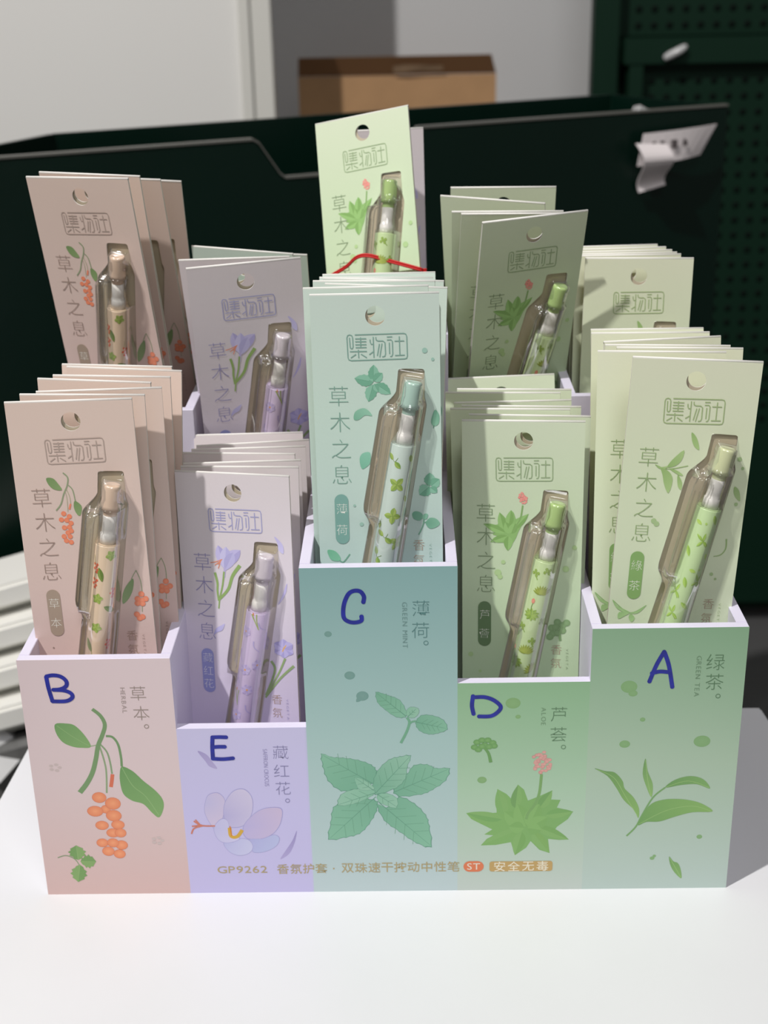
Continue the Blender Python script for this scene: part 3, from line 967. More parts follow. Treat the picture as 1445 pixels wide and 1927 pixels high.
a.line([(46.0,99.7), (47.4,99.0)], 0.4, (108, 156, 132))
fill(a, [(40.9,95.5), (42.4,94.4), (44.9,95.2), (45.6,97.1), (44.1,98.6), (41.6,97.8)], (104, 156, 130), (122, 172, 146))
fill(a, [(45.5,96.4), (46.7,95.5), (47.8,96.0), (47.2,97.9), (45.7,98.0)], (122, 172, 146))
fill(a, [(46.7,99.8), (48.5,97.5), (51.3,97.9), (52.9,100.0), (51.3,101.7), (48.4,102.3)], (104, 156, 130), (126, 176, 150))
fill(a, [(3.5,111.6), (6.8,112.2), (8.9,114.9), (8.5,116.8), (5.2,116.4), (3.8,114.1)], (108, 172, 138), (124, 184, 152))
a.line([(8.5,116.4), (10.3,117.2), (13.2,113.6)], 0.5, (108, 160, 136))
dots(a, [((47.6,24.1), 1.15), ((50.9,27.9), 0.7), ((16.0,91.5), 0.6), ((18.8,100.0), 0.9)], (146, 180, 166))
a = ART['B'] = Ink(True, GC)
SG, BG = (138, 152, 118), (120, 142, 96)
a.line([(21.3,31.9), (23.1,34.2), (22.4,37.9), (20.5,41.7), (18.8,46.2), (16.4,49.1)], 0.55, SG)
a.line([(23.0,37.6), (24.6,39.9), (25.2,44.9)], 0.45, SG)
a.line([(21.3,40.5), (21.7,44.0), (21.4,49.7)], 0.25, (170, 170, 140))
a.line([(22.0,39.4), (23.0,43.3), (23.0,46.3)], 0.25, (170, 170, 140))
a.line([(23.0,46.2), (22.2,48.7)], 0.8, (220, 130, 100))
fill(a, [(13.8,34.2), (16.7,34.3), (18.6,36.7), (20.0,39.7), (16.8,39.4), (14.6,37.3)], (112, 138, 88), (130, 154, 104))
fill(a, [(24.8,45.0), (26.8,46.1), (27.7,48.0), (26.8,51.4), (25.5,51.4), (24.3,48.3)], (112, 138, 88), (130, 154, 104))
dots(a, [(p, 1.12) for p in ((19.5,50.6), (21.8,52.0), (18.2,53.4), (20.5,53.7), (22.2,55.1), (19.1,57.1), (21.3,57.0), (21.9,58.7), (20.4,59.5), (18.5,61.2), (21.1,61.3), (19.3,63.2), (21.3,64.0))], (232, 124, 92), (240, 142, 108))
a.line([(48.3,78.3), (46.4,81.4), (45.4,83.8)], 0.3, SG)
a.line([(48.3,78.3), (49.8,83.1), (50.0,89.5)], 0.3, SG)
a.line([(49.6,92.7), (49.2,98.3)], 0.25, SG)
fill(a, [(46.7,82.2), (46.2,87.0), (43.9,91.7), (40.9,94.2), (41.4,89.2), (43.8,84.9)], (116, 140, 96), (136, 156, 114))
dots(a, [(p, 1.35) for p in ((49.6,89.7), (47.7,92.0), (51.3,92.1), (49.6,92.9), (47.5,94.1), (49.7,94.3), (46.7,99.5), (49.1,100.8), (47.8,101.4))], (218, 126, 96), (230, 146, 116))
dots(a, [((7.6,114.7), 0.4)], (150, 130, 120))
a = ART['E'] = Ink(True, GC)


def petal(i_, a_, b_, w, c=(168, 162, 206), c2=(186, 180, 218), bend=0.0):
    i_.leaf(a_, b_, w, c, c2, bend, fat=0.58)


petal(a, (21.4,46.0), (18.7,34.5), 5.0)
petal(a, (21.4,46.0), (29.4,36.2), 6.0, bend=-0.08)
petal(a, (21.4,46.4), (22.6,35.0), 5.4, (176, 172, 214), (192, 188, 222))
petal(a, (21.4,46.8), (25.9,37.6), 5.0, (182, 178, 216), (170, 166, 208))
a.line([(21.5,45.2), (21.0,50.1)], 1.2, (178, 170, 210), taper=0.5)
for q in ([(20.5,41.2), (17.2,42.6), (14.6,43.2)], [(19.7,41.9), (16.7,44.3)], [(19.7,42.1), (18.2,45.8)], [(20.1,41.6), (18.1,43.8)]):
    a.line(q, 0.4, (214, 138, 110))
for q, w in (([(21.0,47.2), (19.8,54.2), (18.2,60.1), (17.3,65.7)], 0.9), ([(16.5,47.9), (17.4,52.8), (17.2,56.9), (17.5,61.8)], 1.2), ([(28.8,43.7), (25.0,49.0), (22.5,55.7), (18.0,60.9)], 1.7)):
    a.line(q, w, (138, 166, 100), taper=0.7)
fill(a, [(45.9,28.7), (48.4,30.7), (50.0,33.4), (49.9,36.8), (47.8,35.1), (47.3,32.0)], (178, 172, 212), (192, 188, 222))
fill(a, [(51.0,50.9), (50.4,55.4), (48.4,59.2), (46.2,61.8), (47.9,58.4), (49.4,54.7)], (178, 172, 212), (186, 180, 218))
fill(a, [(14.0,79.3), (15.4,75.9), (18.2,74.0), (19.8,73.2), (18.4,76.5), (15.9,77.7)], (164, 160, 206), (186, 182, 218))
for q, w in (([(48.5,88.5), (45.0,96.3), (38.1,108.8)], 1.1), ([(41.6,90.3), (43.3,93.9), (41.6,100.0), (38.1,108.0)], 1.3), ([(52.6,91.9), (45.7,98.8), (38.0,109.3)], 1.3)):
    a.line(q, w, (140, 164, 112), taper=0.6)
fc = (48.0,83.5)
for k in range(6):
    t_ = k * math.pi / 3 + 0.5
    L_ = 5.2
    petal(a, fc, (fc[0] + L_ * math.cos(t_), fc[1] + L_ * .92 * math.sin(t_)), 4.4, (164, 158, 204), (182, 176, 216))
a.line([(47.3,85.1), (48.4,82.6)], 0.6, (214, 170, 110))
a.line([(49.2,81.7), (48.1,83.7)], 0.5, (214, 170, 110))
a = ART['D'] = Ink(True, GC)
out = [(9.6,48.3), (12.8,49.0), (16.1,48.5), (16.5,45.4), (16.8,42.6), (18.7,44.4), (20.2,46.1), (20.9,42.9), (22.0,41.5), (23.3,42.9), (24.2,45.8), (26.9,44.4), (30.0,43.1), (28.7,45.9), (27.3,47.9), (25.5,51.5), (24.4,54.7), (22.6,58.0), (20.7,61.2), (19.9,57.2), (16.6,57.3), (12.8,57.0), (14.3,55.0), (15.9,54.0), (13.9,53.4), (14.3,52.2), (12.0,50.6)]
a.poly(out, (132, 172, 102), (138, 178, 110))
for p, q, w in (((21.0,49.2), (22.0,41.7), 3.6), ((18.8,50.9), (16.9,42.8), 3.6), ((23.2,50.8), (29.8,43.3), 3.0), ((19.5,52.4), (9.8,48.3), 3.4), ((20.3,54.0), (13.0,56.9), 3.2), ((21.0,54.0), (20.7,61.1), 4.0), ((21.8,52.8), (19.5,47.3), 4), ((22.1,52.8), (23.9,47.6), 4)):
    a.leaf(p, q, w, (124, 164, 94), (142, 182, 112), fat=0.4)
a.line([(23.1,52.0), (24.7,48.4), (26.3,45.2), (27.2,39.2)], 0.7, (128, 164, 100))
random.seed(9)
for k in range(30):
    t_, q = random.uniform(0, 6.28), math.sqrt(random.random())
    p = (27.5,35.5)
    a.blob((p[0] + 2.0 * q * math.cos(t_), p[1] + 2.9 * q * math.sin(t_)), 0.55, 0.5, (226, 138, 128) if k % 3 else (214, 122, 116), (234, 160, 148), n=7)
dots(a, [((18.7,66.7), 1.0), ((16.3,71.9), 1.6), ((17.3,73.9), 1.2), ((50.7,59.0), 1.1), ((47.0,69.5), 1.5), ((3.9,113.3), 1.2), ((8.3,121.9), 0.7)], (166, 194, 138), (170, 198, 142))
a.line([(44.6,100.0), (45.3,105.2)], 1.2, (130, 160, 112))
dots(a, [(p, 1.7) for p in ((41.2,98.8), (41.6,101.8), (40.5,103.3), (43.8,95.9), (46.1,97.4), (48.0,96.1), (46.2,100.0), (43.1,98.4), (43.9,101.3))], (122, 152, 106), (134, 164, 118))
a = ART['A'] = Ink(True, GC)
fill(a, [(27.7,31.4), (30.2,34.0), (31.7,38.9), (29.6,37.8), (28.2,35.0)], (142, 172, 108), (160, 188, 126))
a.line([(13.8,46.4), (17.7,47.9), (21.7,47.8), (27.8,46.3)], 0.35, (146, 172, 112))
for pts in ([(13.7,46.2), (16.4,47.4), (19.8,46.6), (17.8,48.1), (15.5,48.0)], [(19.0,47.3), (20.9,43.8), (25.3,39.4), (24.9,43.6), (22.5,46.5)], [(16.4,47.7), (20.1,49.4), (21.9,53.1), (20.7,59.0), (18.5,55.2), (17.4,51.0)], [(20.0,48.0), (23.2,48.6), (26.1,50.6), (24.3,50.7)], [(23.8,50.5), (26.0,53.9), (25.9,57.2), (24.3,55.4)]):
    fill(a, pts, (140, 170, 106), (162, 188, 128))
dots(a, [((15.7,71.9), 1.2), ((17.0,73.2), 1.2), ((43.3,95.6), 0.8), ((45.2,97.8), 0.6), ((49.2,42.5), 1.0), ((51.0,46.5), 0.7), ((50.1,62.8), 0.8)], (158, 182, 132))
fill(a, [(48.5,54.8), (50.7,56.6), (51.7,61.1), (50.0,60.2), (48.5,57.7)], (142, 170, 112), (160, 184, 130))
a.line([(47.9,78.9), (48.1,83.3), (46.3,86.3), (43.2,87.2)], 0.7, (146, 172, 116), taper=0.4)
for pts in ([(1.2,109.6), (4.0,112.7), (9.4,115.2), (6.1,115.2), (3.1,113.3)], [(16.4,111.7), (13.0,114.4), (9.6,115.8), (13.1,115.7)], [(4.7,115.6), (9.4,115.6), (7.2,117.4), (4.6,118.8)], [(9.9,116.0), (11.9,118.0), (10.7,120.1), (9.2,118.1)]):
    fill(a, pts, (142, 178, 118), (160, 192, 136))
a.line([(1.4,109.8), (9.4,115.6), (16.4,111.7)], 0.3, (140, 174, 116))

ARTM = {}
for k in ORD:
    ARTM[k] = [(n, i_.build(n, M['ink_card'], card_place, lo, hi)) for n, i_, lo, hi in (('plant_print', ART[k], 0.0, 0.035), ('logo_print', logo_ink(k), 0.01, 0.012), ('title_print', title_ink(k), 0.04, 0.042), ('name_badge', pill_ink(k), 0.045, 0.06), ('scent_print', foot_ink(k), 0.045, 0.05))]

# ---- pen, lying in the tray, axis tilted across the card
AX0 = Vector((42.9, 36.6))      # button end in card mm
AXD = Vector((-14.75, 80.0)).normalized()
AXN = Vector((-AXD.y, AXD.x))   # towards the left of the card when looking at it
NC = 4.0                        # axis height above the card, mm


def pen_pt(s, t, n):
    """s along the pen, t to the right of it, n out of the card; all mm"""
    q = AX0 + AXD * s + Vector((AXD.y, -AXD.x)) * t
    return ((q.x / 1000 - CW / 2), -n / 1000, CL - q.y / 1000)


def lathe(name, prof, m, n=24, nc=NC):
    vs, fs = [], []
    for s_, r_ in prof:
        for k in range(n):
            a_ = 2 * math.pi * k / n
            vs.append(pen_pt(s_, r_ * math.cos(a_), nc + r_ * math.sin(a_)))
    for i in range(len(prof) - 1):
        for k in range(n):
            k2 = (k + 1) % n
            fs.append((i * n + k, i * n + k2, (i + 1) * n + k2, (i + 1) * n + k))
    return mesh(name, vs, fs, m, True)


BTN = {'B': (226, 200, 178), 'E': (216, 208, 216), 'C': (176, 206, 194), 'D': (176, 204, 134), 'A': (206, 212, 170)}
GRIP = {'B': (236, 212, 184), 'E': (212, 196, 226), 'C': (204, 220, 212), 'D': (204, 226, 172), 'A': (200, 226, 172)}
BTNM, GRM = {}, {}
for k in ORD:
    BTNM[k] = lathe('push_button', [(0.35, 0.0), (0.3, 2.0), (0.0, 2.6), (0.1, 3.3), (0.5, 3.7), (1.2, 3.8), (9.5, 4.0), (11.5, 4.0), (11.6, 2.9), (14, 2.9)], mat('push_button_' + k, lin(BTN[k], 1.1), 0.25))
    GRM[k] = mat('grip_rubber_' + k, lin(GRIP[k], 1.08), 0.3)
G0, G1 = 27.0, 118.0
SHELL = lathe('barrel', [(10.6, 4.3), (11.0, 5.0), (12.4, 5.15), (13.0, 4.85), (13.3, 4.8), (25.5, 4.9), (25.8, 5.3), (27, 5.3), (29, 5.3), (116, 5.3), (119, 5.2), (126, 3.0), (131, 1.4)], M['clear'], 28)
RODM = lathe('ink_tube', [(14.0, 0), (14.0, 2.9), (20.5, 3.0), (22.5, 3.1), (22.6, 3.5), (27.2, 3.5), (27.2, 2.0), (124, 2.0), (130, 0.6), (133, 0.3)], M['rod'], 18)
GRIPM = {k: lathe('grip_sleeve', [(G0, 3.5), (G0, 4.9), (G0 + .1, 5.35), (G0 + .5, 5.45), (G1 - 1, 5.45), (G1, 5.2)], GRM[k], 28) for k in ORD}


def clip_mesh():
    # clear pocket clip: arm from the barrel, then a ribbed bar with a rounded ball end
    vs, fs = [], []
    n = 12
    st = [(14.0, -4.6, 5.5, 1.2, 1.2), (14.2, -6.2, 6.4, 1.6, 1.6), (15.5, -7.6, 7.0, 2.0, 1.7), (19, -8.0, 7.0, 2.1, 1.4), (30, -8.0, 6.6, 2.0, 1.2), (48, -7.9, 6.2, 1.8, 1.2), (55, -7.8, 5.8, 1.7, 1.7), (58, -7.7, 5.6, 1.5, 2.0), (60.4, -7.6, 5.6, 0.9, 1.2), (60.9, -7.6, 5.6, 0.1, 0.1)]
    for s_, t_, n_, w, h in st:
        for k in range(n):
            a_ = 2 * math.pi * k / n
            ca, sa = math.cos(a_), math.sin(a_)
            q = lambda v: math.copysign(abs(v) ** 0.6, v)
            vs.append(pen_pt(s_, t_ + w * q(ca), n_ + h * q(sa)))
    for i in range(len(st) - 1):
        for k in range(n):
            k2 = (k + 1) % n
            fs.append((i * n + k, i * n + k2, (i + 1) * n + k2, (i + 1) * n + k))
    fs.append(tuple(range(n))[::-1])
    for t_ in (-9.0, -7.0):     # two raised ribs
        o = len(vs)
        for s_ in (20, 54):
            for dt, dn in ((-.25, 0), (.25, 0), (.25, .45), (-.25, .45)):
                vs.append(pen_pt(s_, t_ + dt, 8.0 - (s_ - 20) * .02 + dn))
        fs += [(o, o + 1, o + 5, o + 4), (o + 1, o + 2, o + 6, o + 5), (o + 2, o + 3, o + 7, o + 6), (o + 3, o, o + 4, o + 7)]
    return mesh('pocket_clip', vs, fs, M['clear'], True)


CLIP = clip_mesh()


def inwin(u, v):
    c = False
    n = len(WIN)
    j = n - 1
    for i in range(n):
        (xi, yi), (xj, yj) = WIN[i], WIN[j]
        if (yi > v) != (yj > v) and u < (xj - xi) * (v - yi) / (yj - yi) + xi:
            c = not c
        j = i
    return c


def bounds(s_):
    """window edges left and right of the pen axis at station s"""
    lo, hi = 0.0, 0.0
    t_ = 0.0
    q = lambda t: (AX0 + AXD * s_ + Vector((AXD.y, -AXD.x)) * t)
    while t_ < 14 and inwin(*q(t_)):
        t_ += 0.1
    hi = t_
    t_ = 0.0
    while t_ > -17 and inwin(*q(t_)):
        t_ -= 0.1
    return t_, hi


def sm(a_, b_, x):
    x = min(1, max(0, (x - a_) / (b_ - a_)))
    return x * x * (3 - 2 * x)


def blister():
    S = [-4.4, -4.2, -3.6, -2.6, -1.6, -0.8, 0, 2, 6, 9.5, 10.2, 11, 12, 13, 14, 15.5, 17, 20, 25, 26, 27, 30, 36, 44, 52, 58, 60, 61.5, 63, 65, 67, 70, 80, 95, 110, 118, 122, 126, 127.2]
    NT = 27
    vs, fs = [], []
    for i, s_ in enumerate(S):
        lo, hi = bounds(s_)
        if hi - lo < 1:
            lo, hi = -5.5, 4.5
        lo -= 0.05
        hi += 0.05
        R_ = 4.5 if s_ < 10 else (5.7 if s_ < 25.5 else 6.1)
        endk = sm(-4.4, -3.2, s_) * sm(127.2, 125, s_)
        penk = sm(-1.4, -0.2, s_) * sm(124, 118, s_)
        clk = sm(12.2, 14.0, s_) * sm(63.5, 60.5, s_)
        for j in range(NT):
            f = j / (NT - 1)
            t_ = lo + (hi - lo) * f
            e = min(t_ - lo, hi - t_)
            h = 1.3 * sm(0, 0.5, e) * endk
            if abs(t_) < R_:
                h = max(h, (NC + math.sqrt(R_ * R_ - t_ * t_)) * penk * sm(0, 0.9, e))
            cc = 8.9 * sm(-10.6, -9.6, t_) * sm(-4.2, -5.0, t_) * clk
            h = max(h, cc * sm(0, 0.9, e))
            if s_ > 10 and s_ < 61 and -6 < t_ < -3:
                h = max(h, 5.5 * clk)
            vs.append(pen_pt(s_, t_, h + 0.0))
    for i in range(len(S) - 1):
        for j in range(NT - 1):
            fs.append((i * NT + j, i * NT + j + 1, (i + 1) * NT + j + 1, (i + 1) * NT + j))
    return mesh('blister', vs, fs, M['blister'], True)


BLIS = blister()


def wrap(s_, a_, h):
    """grip print: s along the pen, a millimetres around it from the outermost line"""
    r_ = 5.53 + h
    th = math.pi / 2 - a_ / 5.45
    return pen_pt(s_, r_ * math.cos(th), NC + r_ * math.sin(th))


def motif(i_, k, s_, a_, rot, kind):
    ca, sa = math.cos(rot), math.sin(rot)
    z_ = 1.3
    q = lambda x, y: (s_ + (x * ca - y * sa) * z_, a_ + (x * sa + y * ca) * z_)
    i_.g = 1.25
    if k == 'B':
        if kind == 0:
            for x, y in ((0, 0), (1.1, .5), (.4, 1.1), (1.6, -.4), (2.2, .7), (3.0, .2)):
                i_.blob(q(x, y), .62, .62, (222, 96, 66), (236, 124, 88), n=8)
            i_.line([q(-3, .5), q(-1, .2), q(0, 0)], .2, (150, 160, 90))
        elif kind == 1:
            i_.leaf(q(-2.2, 0), q(3, .6), 2.60, (108, 134, 62), (130, 152, 78))
        else:
            for t_ in (0, 1.3, 2.5, 3.8, 5.0):
                i_.leaf(q(0, 0), (s_ + 2.62 * math.cos(t_ + rot), a_ + 2.62 * math.sin(t_ + rot)), 1.95, (146, 172, 78), (166, 186, 98), ser=.12)
    elif k == 'E':
        if kind == 0:
            for t_ in range(6):
                i_.leaf(q(0, 0), (s_ + 2.88 * math.cos(t_ * 1.047 + rot), a_ + 2.88 * math.sin(t_ * 1.047 + rot)), 2.47, (180, 166, 208), (196, 184, 220), fat=.58)
            i_.blob(q(0, 0), .5, .5, (224, 160, 90), n=8)
        elif kind == 1:
            i_.line([q(-2.6, .3), q(-.5, -.4), q(2.4, .6)], .7, (176, 164, 210), taper=.3)
        else:
            i_.line([q(-3, -.3), q(0, .1), q(3.4, .4)], .7, (158, 176, 96), taper=.4)
            i_.line([q(-2.6, 1.4), q(0, .7), q(3.4, .4)], .6, (158, 176, 96), taper=.4)
            i_.line([q(-3.4, .3), q(-2.4, .2)], .5, (224, 136, 90))
    elif k == 'C':
        if kind == 0:
            for t_ in (0.6, 2.2, 3.9, 5.4):
                i_.leaf(q(0, 0), (s_ + 3.75 * math.cos(t_ + rot), a_ + 3.75 * math.sin(t_ + rot)), 2.47, (138, 168, 78), (160, 184, 96), ser=.06, vein=(110, 140, 64))
        elif kind == 1:
            i_.leaf(q(-.3, 0), q(-3, -1), 2.08, (138, 168, 78), (158, 182, 96))
            i_.leaf(q(.5, .4), q(3.2, 1.4), 2.21, (120, 156, 70), (150, 176, 88))
            i_.line([q(-.3, 0), q(.5, .4), q(-.4, 1.9)], .2, (120, 146, 80))
        else:
            i_.leaf(q(-1.2, 0), q(1.4, .2), 1.95, (130, 158, 84), (150, 174, 98))
    elif k == 'D':
        if kind == 0:
            for t_ in range(9):
                an = math.pi + (t_ - 4) * .33 + rot
                i_.leaf(q(1.2, 0), (s_ + 1.2 * ca + 4.25 * math.cos(an), a_ + 1.2 * sa + 4.25 * math.sin(an)), 1.30, (142, 160, 66), (166, 180, 86), fat=.4)
        elif kind == 1:
            for t_ in range(10):
                an = t_ * .628 + rot
                i_.leaf(q(0, 0), (s_ + 3.25 * math.cos(an), a_ + 3.75 * math.sin(an)), 1.69, (134, 168, 70), (158, 188, 88), fat=.4)
            i_.line([q(0, 0), q(-2.5, -.3), q(-4.6, .2)], .25, (120, 150, 80))
            i_.blob(q(-5.2, .2), 1.3, .8, (224, 140, 120), (232, 160, 140), n=9)
        else:
            for x, y in ((0, -1), (-.9, 0), (0, 1), (.9, .2), (-.2, 0)):
                i_.blob(q(x, y), .8, .7, (138, 168, 74), (156, 184, 92), n=8)
            i_.line([q(.6, 0), q(2.4, .6)], .45, (138, 168, 74))
    else:
        if kind == 0:
            for x, y, w in ((-3, -1.2, 1.2), (-2.4, 1.6, 1.1), (1.2, -2.4, 1.2), (2.6, 1.0, 1.3)):
                i_.leaf(q(0, 0), q(x, y), w, (150, 188, 82), (172, 206, 104))
            i_.line([q(-2, -.4), q(0, 0), q(2.6, .4)], .22, (140, 174, 80))
        elif kind == 1:
            i_.leaf(q(-1.8, 0), q(2, .5), 1.82, (146, 184, 80), (168, 202, 100))
        else:
            i_.leaf(q(-1.2, 0), q(1.2, -.3), 1.56, (170, 204, 96), (180, 210, 110))
            i_.blob(q(2.2, .8), .6, .5, (172, 206, 110), n=8)


GPRINT = {}
LAY = {'B': [(31, 3.0, 1.2, 2), (36, -4.4, .3, 0), (40, -1.5, .2, 1), (43, -4, .1, 0), (47, 4.8, 0, 0), (52, -1.5, .5, 2), (57, 4, 1, 1), (66, -1.0, .2, 2), (72, 4.6, 0, 0), (75, -4.5, .4, 1), (82, -2, .2, 0), (90, 1, 1, 2), (98, -3, 0, 0), (106, 1, 0, 1), (112, -2, .3, 2)],
       'E': [(31, 0.5, .4, 2), (37, -3.4, .2, 0), (34, 4.4, .8, 1), (44, 2.5, .5, 1), (50, -4.5, .3, 1), (53, 4.5, .2, 0), (56, -1.0, .8, 0), (61, -4.6, .3, 1), (66, 1.2, .2, 0), (71, -4, .2, 2), (77, 3, .6, 1), (80, -2.5, 1, 0), (88, 1, .4, 2), (96, -2, .5, 0), (104, 2, .2, 1), (111, -1, .9, 0)],
       'C': [(34, -3.2, .5, 1), (32, 4.4, .2, 2), (44, 0.0, .3, 0), (50, 5.0, .4, 2), (58, .4, .9, 0), (63, -5.2, 0, 2), (68, -2.0, .6, 1), (70, 4.5, .4, 0), (77, -4, 0, 1), (84, 1, .4, 0), (93, -2, .2, 1), (101, 2, .6, 0), (110, -2, .2, 1)],
       'D': [(31, 1.6, .5, 2), (33, -3.6, .2, 2), (41, 1.0, 0, 0), (40, 6, .2, 2), (53, -1.5, .1, 1), (56, 4.5, .6, 2), (60, -5.0, .5, 2), (66, 1.4, .1, 2), (71, -.5, .1, 0), (78, -4.6, .4, 1), (80, 4, .6, 0), (88, 0, .4, 2), (95, -1, 0, 1), (104, 2, .2, 0), (112, -2, .6, 2)],
       'A': [(31, 2.6, .3, 1), (33, -3.6, 1.2, 2), (41, .3, .5, 0), (47, -4.8, .3, 1), (48, 4.5, .4, 2), (55, 0, 1.4, 2), (61, -2.0, .2, 1), (60, 4.2, .1, 0), (66, -4.4, .3, 0), (72, 1, .8, 1), (76, -3, .5, 0), (84, 2, .3, 1), (91, -1.5, 1, 0), (100, 1, .2, 1), (109, -1, .8, 0)]}
for k in ORD:
    gi = Ink(True, 1.0, 0.02)
    for s_, a_, r_, kd in LAY[k]:
        gi.k = 1
        motif(gi, k, s_, a_, r_, kd)
    GPRINT[k] = gi.build('grip_print', M['ink_card'], wrap, 0.0, 0.06)

COLOR = {'B': 'pink', 'E': 'lilac', 'C': 'mint', 'D': 'light green', 'A': 'cream green'}
MOTIF = {'B': 'orange berries', 'E': 'crocus', 'C': 'mint leaves', 'D': 'aloe', 'A': 'tea leaves'}
PENW = {'B': 'peach', 'E': 'lilac', 'C': 'pale mint', 'D': 'lime green', 'A': 'yellow-green'}
CNT = ['frontmost', 'second from the front', 'third from the front', 'fourth from the front', 'fifth from the front', 'sixth from the front', 'seventh from the front', 'eighth from the front']


def frame(p):
    bx, by, yw, ln, rl = p[0], p[1], RAD(p[2]), RAD(p[3]), RAD(p[4])
    ax = Vector((math.cos(yw), math.sin(yw), 0))
    bk = Vector((-math.sin(yw), math.cos(yw), 0))
    up = Vector((0, 0, 1)) * math.cos(ln) + bk * math.sin(ln)
    a2 = ax * math.cos(rl) + up * math.sin(rl)
    u2 = up * math.cos(rl) - ax * math.sin(rl)
    return a2, u2


def packet(k, p, zf, label, group, full=True):
    a2, u2 = frame(p)
    yv = u2.cross(a2)
    lift = abs(a2.z) * (CW / 2) - 0.0002 + max(0, -yv.z) * 0.003 + max(0, yv.z) * 0.001
    org = Vector((p[0], p[1], zf + lift))
    o = empty('pen_packet', label=label, cat='pen packet', group=group)
    o.matrix_world = Matrix(((a2.x, yv.x, u2.x, org.x), (a2.y, yv.y, u2.y, org.y), (a2.z, yv.z, u2.z, org.z), (0, 0, 0, 1)))
    f = obj('front_card', FRONT[k], o)
    for n_, m_ in ARTM[k]:
        obj(n_, m_, f)
    obj('back_card', BACK[k], o)
    obj('folded_edge', FOLD[k], o)
    if full:
        pn = obj('pen', SHELL, o)
        obj('push_button', BTNM[k], pn)
        obj('ink_tube', RODM, pn)
        obj('grip_sleeve', GRIPM[k], pn)
        obj('grip_print', GPRINT[k], pn)
        obj('pocket_clip', CLIP, pn)
        obj('blister', BLIS, o)
    return o


SIDE = {'B': 'far left', 'E': 'second from left', 'C': 'middle', 'D': 'fourth from left', 'A': 'far right'}
for st, (zf, ps) in POSES.items():
    k0 = st[1]
    row = 'front' if st[0] == 'f' else 'back'
    prev = None
    for i, p in enumerate(ps):
        k = k0
        if st == 'rL':
            k = 'E'
        if st == 'rC':
            k = 'D'
        if st == 'rE' and i >= 2:
            k = 'C'
        a2, u2 = frame(p)
        yv = u2.cross(a2)
        yt, yb = p[1] + u2.y * CL, p[1]
        full = prev is None or min(yt - prev[0], yb - prev[1]) > 0.0118
        prev = (yt, yb)
        grp = '%s packets in the %s %s compartment' % (COLOR[k], row, SIDE[k0 if st != 'rL' else 'C'])
        if st == 'rC':
            lb = 'tallest pen packet, pale green aloe card tied with red string, behind the mint stack'
            grp = None
        elif st == 'rL':
            lb = 'lilac crocus pen packet standing right behind the tallest aloe packet'
            grp = None
        elif i == 0:
            lb = '%s %s pen packet, frontmost, %s row, %s compartment' % (COLOR[k], MOTIF[k], row, SIDE[k0])
        else:
            lb = '%s pen packet, %s, %s row, %s compartment' % (COLOR[k], CNT[i], row, SIDE[k0])
        packet(k, p, zf, lb, grp, full)

# red string tied round the aloe packet
p = POSES['rC'][1][0]
a2, u2 = frame(p)
yv = u2.cross(a2)
o0 = Vector((p[0], p[1], POSES['rC'][0] + abs(a2.z) * CW / 2))


def loc(x, y, z):
    return o0 + a2 * x + yv * y + u2 * z


DZS = 0.0115


def knot(dz, dy):
    """a loop round the packet: over the pen in front, flat behind"""
    pts = []
    for x, y, z in ((-.0278, .001, .081), (-.026, -.0018, .0825), (-.012, -.006, .0865), (-.003, -.0112, .0895), (.004, -.0118, .0895), (.012, -.0075, .0865), (.026, -.0018, .081), (.0278, .001, .080), (.0268, .0033, .080), (0, .0035, .0805), (-.0268, .0033, .081)):
        pts.append(tuple(loc(x, y + dy, z + dz + DZS)))
    q = catmull(pts, 5, True)
    return tube('string_loop', q + [q[0], q[1]], 0.00055, M['cord'], 7, False)


ST = empty('red_string', tuple(loc(0, 0, .08)), label='red string tied round the tallest aloe packet, over its pen', cat='string')
for dz, dy in ((0, 0), (-0.0011, -0.0003)):
    me = knot(dz, dy)
    for v in me.vertices:
        v.co -= ST.location
    obj('string_loop', me, ST)

# ---------------------------------------------------------------- dark green dump bin behind
BA, BB = Vector((-0.1479, 0.5851, 0)), Vector((0.4911, 0.8656, 0))
bd = (BB - BA).normalized()
BL_ = BA - bd * 0.09
bn = Vector((-bd.y, bd.x, 0))
ang = math.atan2(bd.y, bd.x)
ZT = 0.26
binr = empty('dump_bin', (BL_.x, BL_.y, -0.75), label='large dark green metal dump bin with notched front panel behind the pens', cat='bin')
binr.rotation_euler = (0, 0, ang)
LB = (BB - BL_).length


def along(x, y):
    return (Vector((x, y, 0)) - BL_).dot(bd)


s1, s2, s3, s4 = along(.047, .671), along(.067, .680), along(.172, .725), along(.186, .732)
NT_ = 0.226
H0 = 0.75
fp = [(0, 0.05), (LB, 0.05), (LB, H0 + ZT), (s4, H0 + ZT), (s3, H0 + NT_)] + [(s2 + .004, H0 + NT_)] + [(s2 - .001, H0 + NT_ + .004), (s1 + .003, H0 + ZT - .003), (s1 - .002, H0 + ZT), (0, H0 + ZT)]
obj('front_panel', prism('front_panel', fp, 0.0, 0.005, M['green'], 0.0012), binr)
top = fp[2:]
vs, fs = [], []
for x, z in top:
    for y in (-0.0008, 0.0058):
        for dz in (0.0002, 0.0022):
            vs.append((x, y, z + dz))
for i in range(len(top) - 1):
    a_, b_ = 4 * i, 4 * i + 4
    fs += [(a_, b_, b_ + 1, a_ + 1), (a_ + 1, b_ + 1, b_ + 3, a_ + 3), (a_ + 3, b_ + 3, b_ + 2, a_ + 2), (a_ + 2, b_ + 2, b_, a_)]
obj('edge_sheen_strip', mesh('edge_sheen_strip', vs, fs, M['rim']), binr)  # pale strip painting the sheen along the bin's top edge
cr, cl = Vector((.3966, 1.0015, 0)), Vector((-.1435, .7475, 0))


def bl(v):
    d = v - BL_
    return d.dot(bd), d.dot(bn)


rx, ry = bl(cr)
lx, ly = bl(cl)


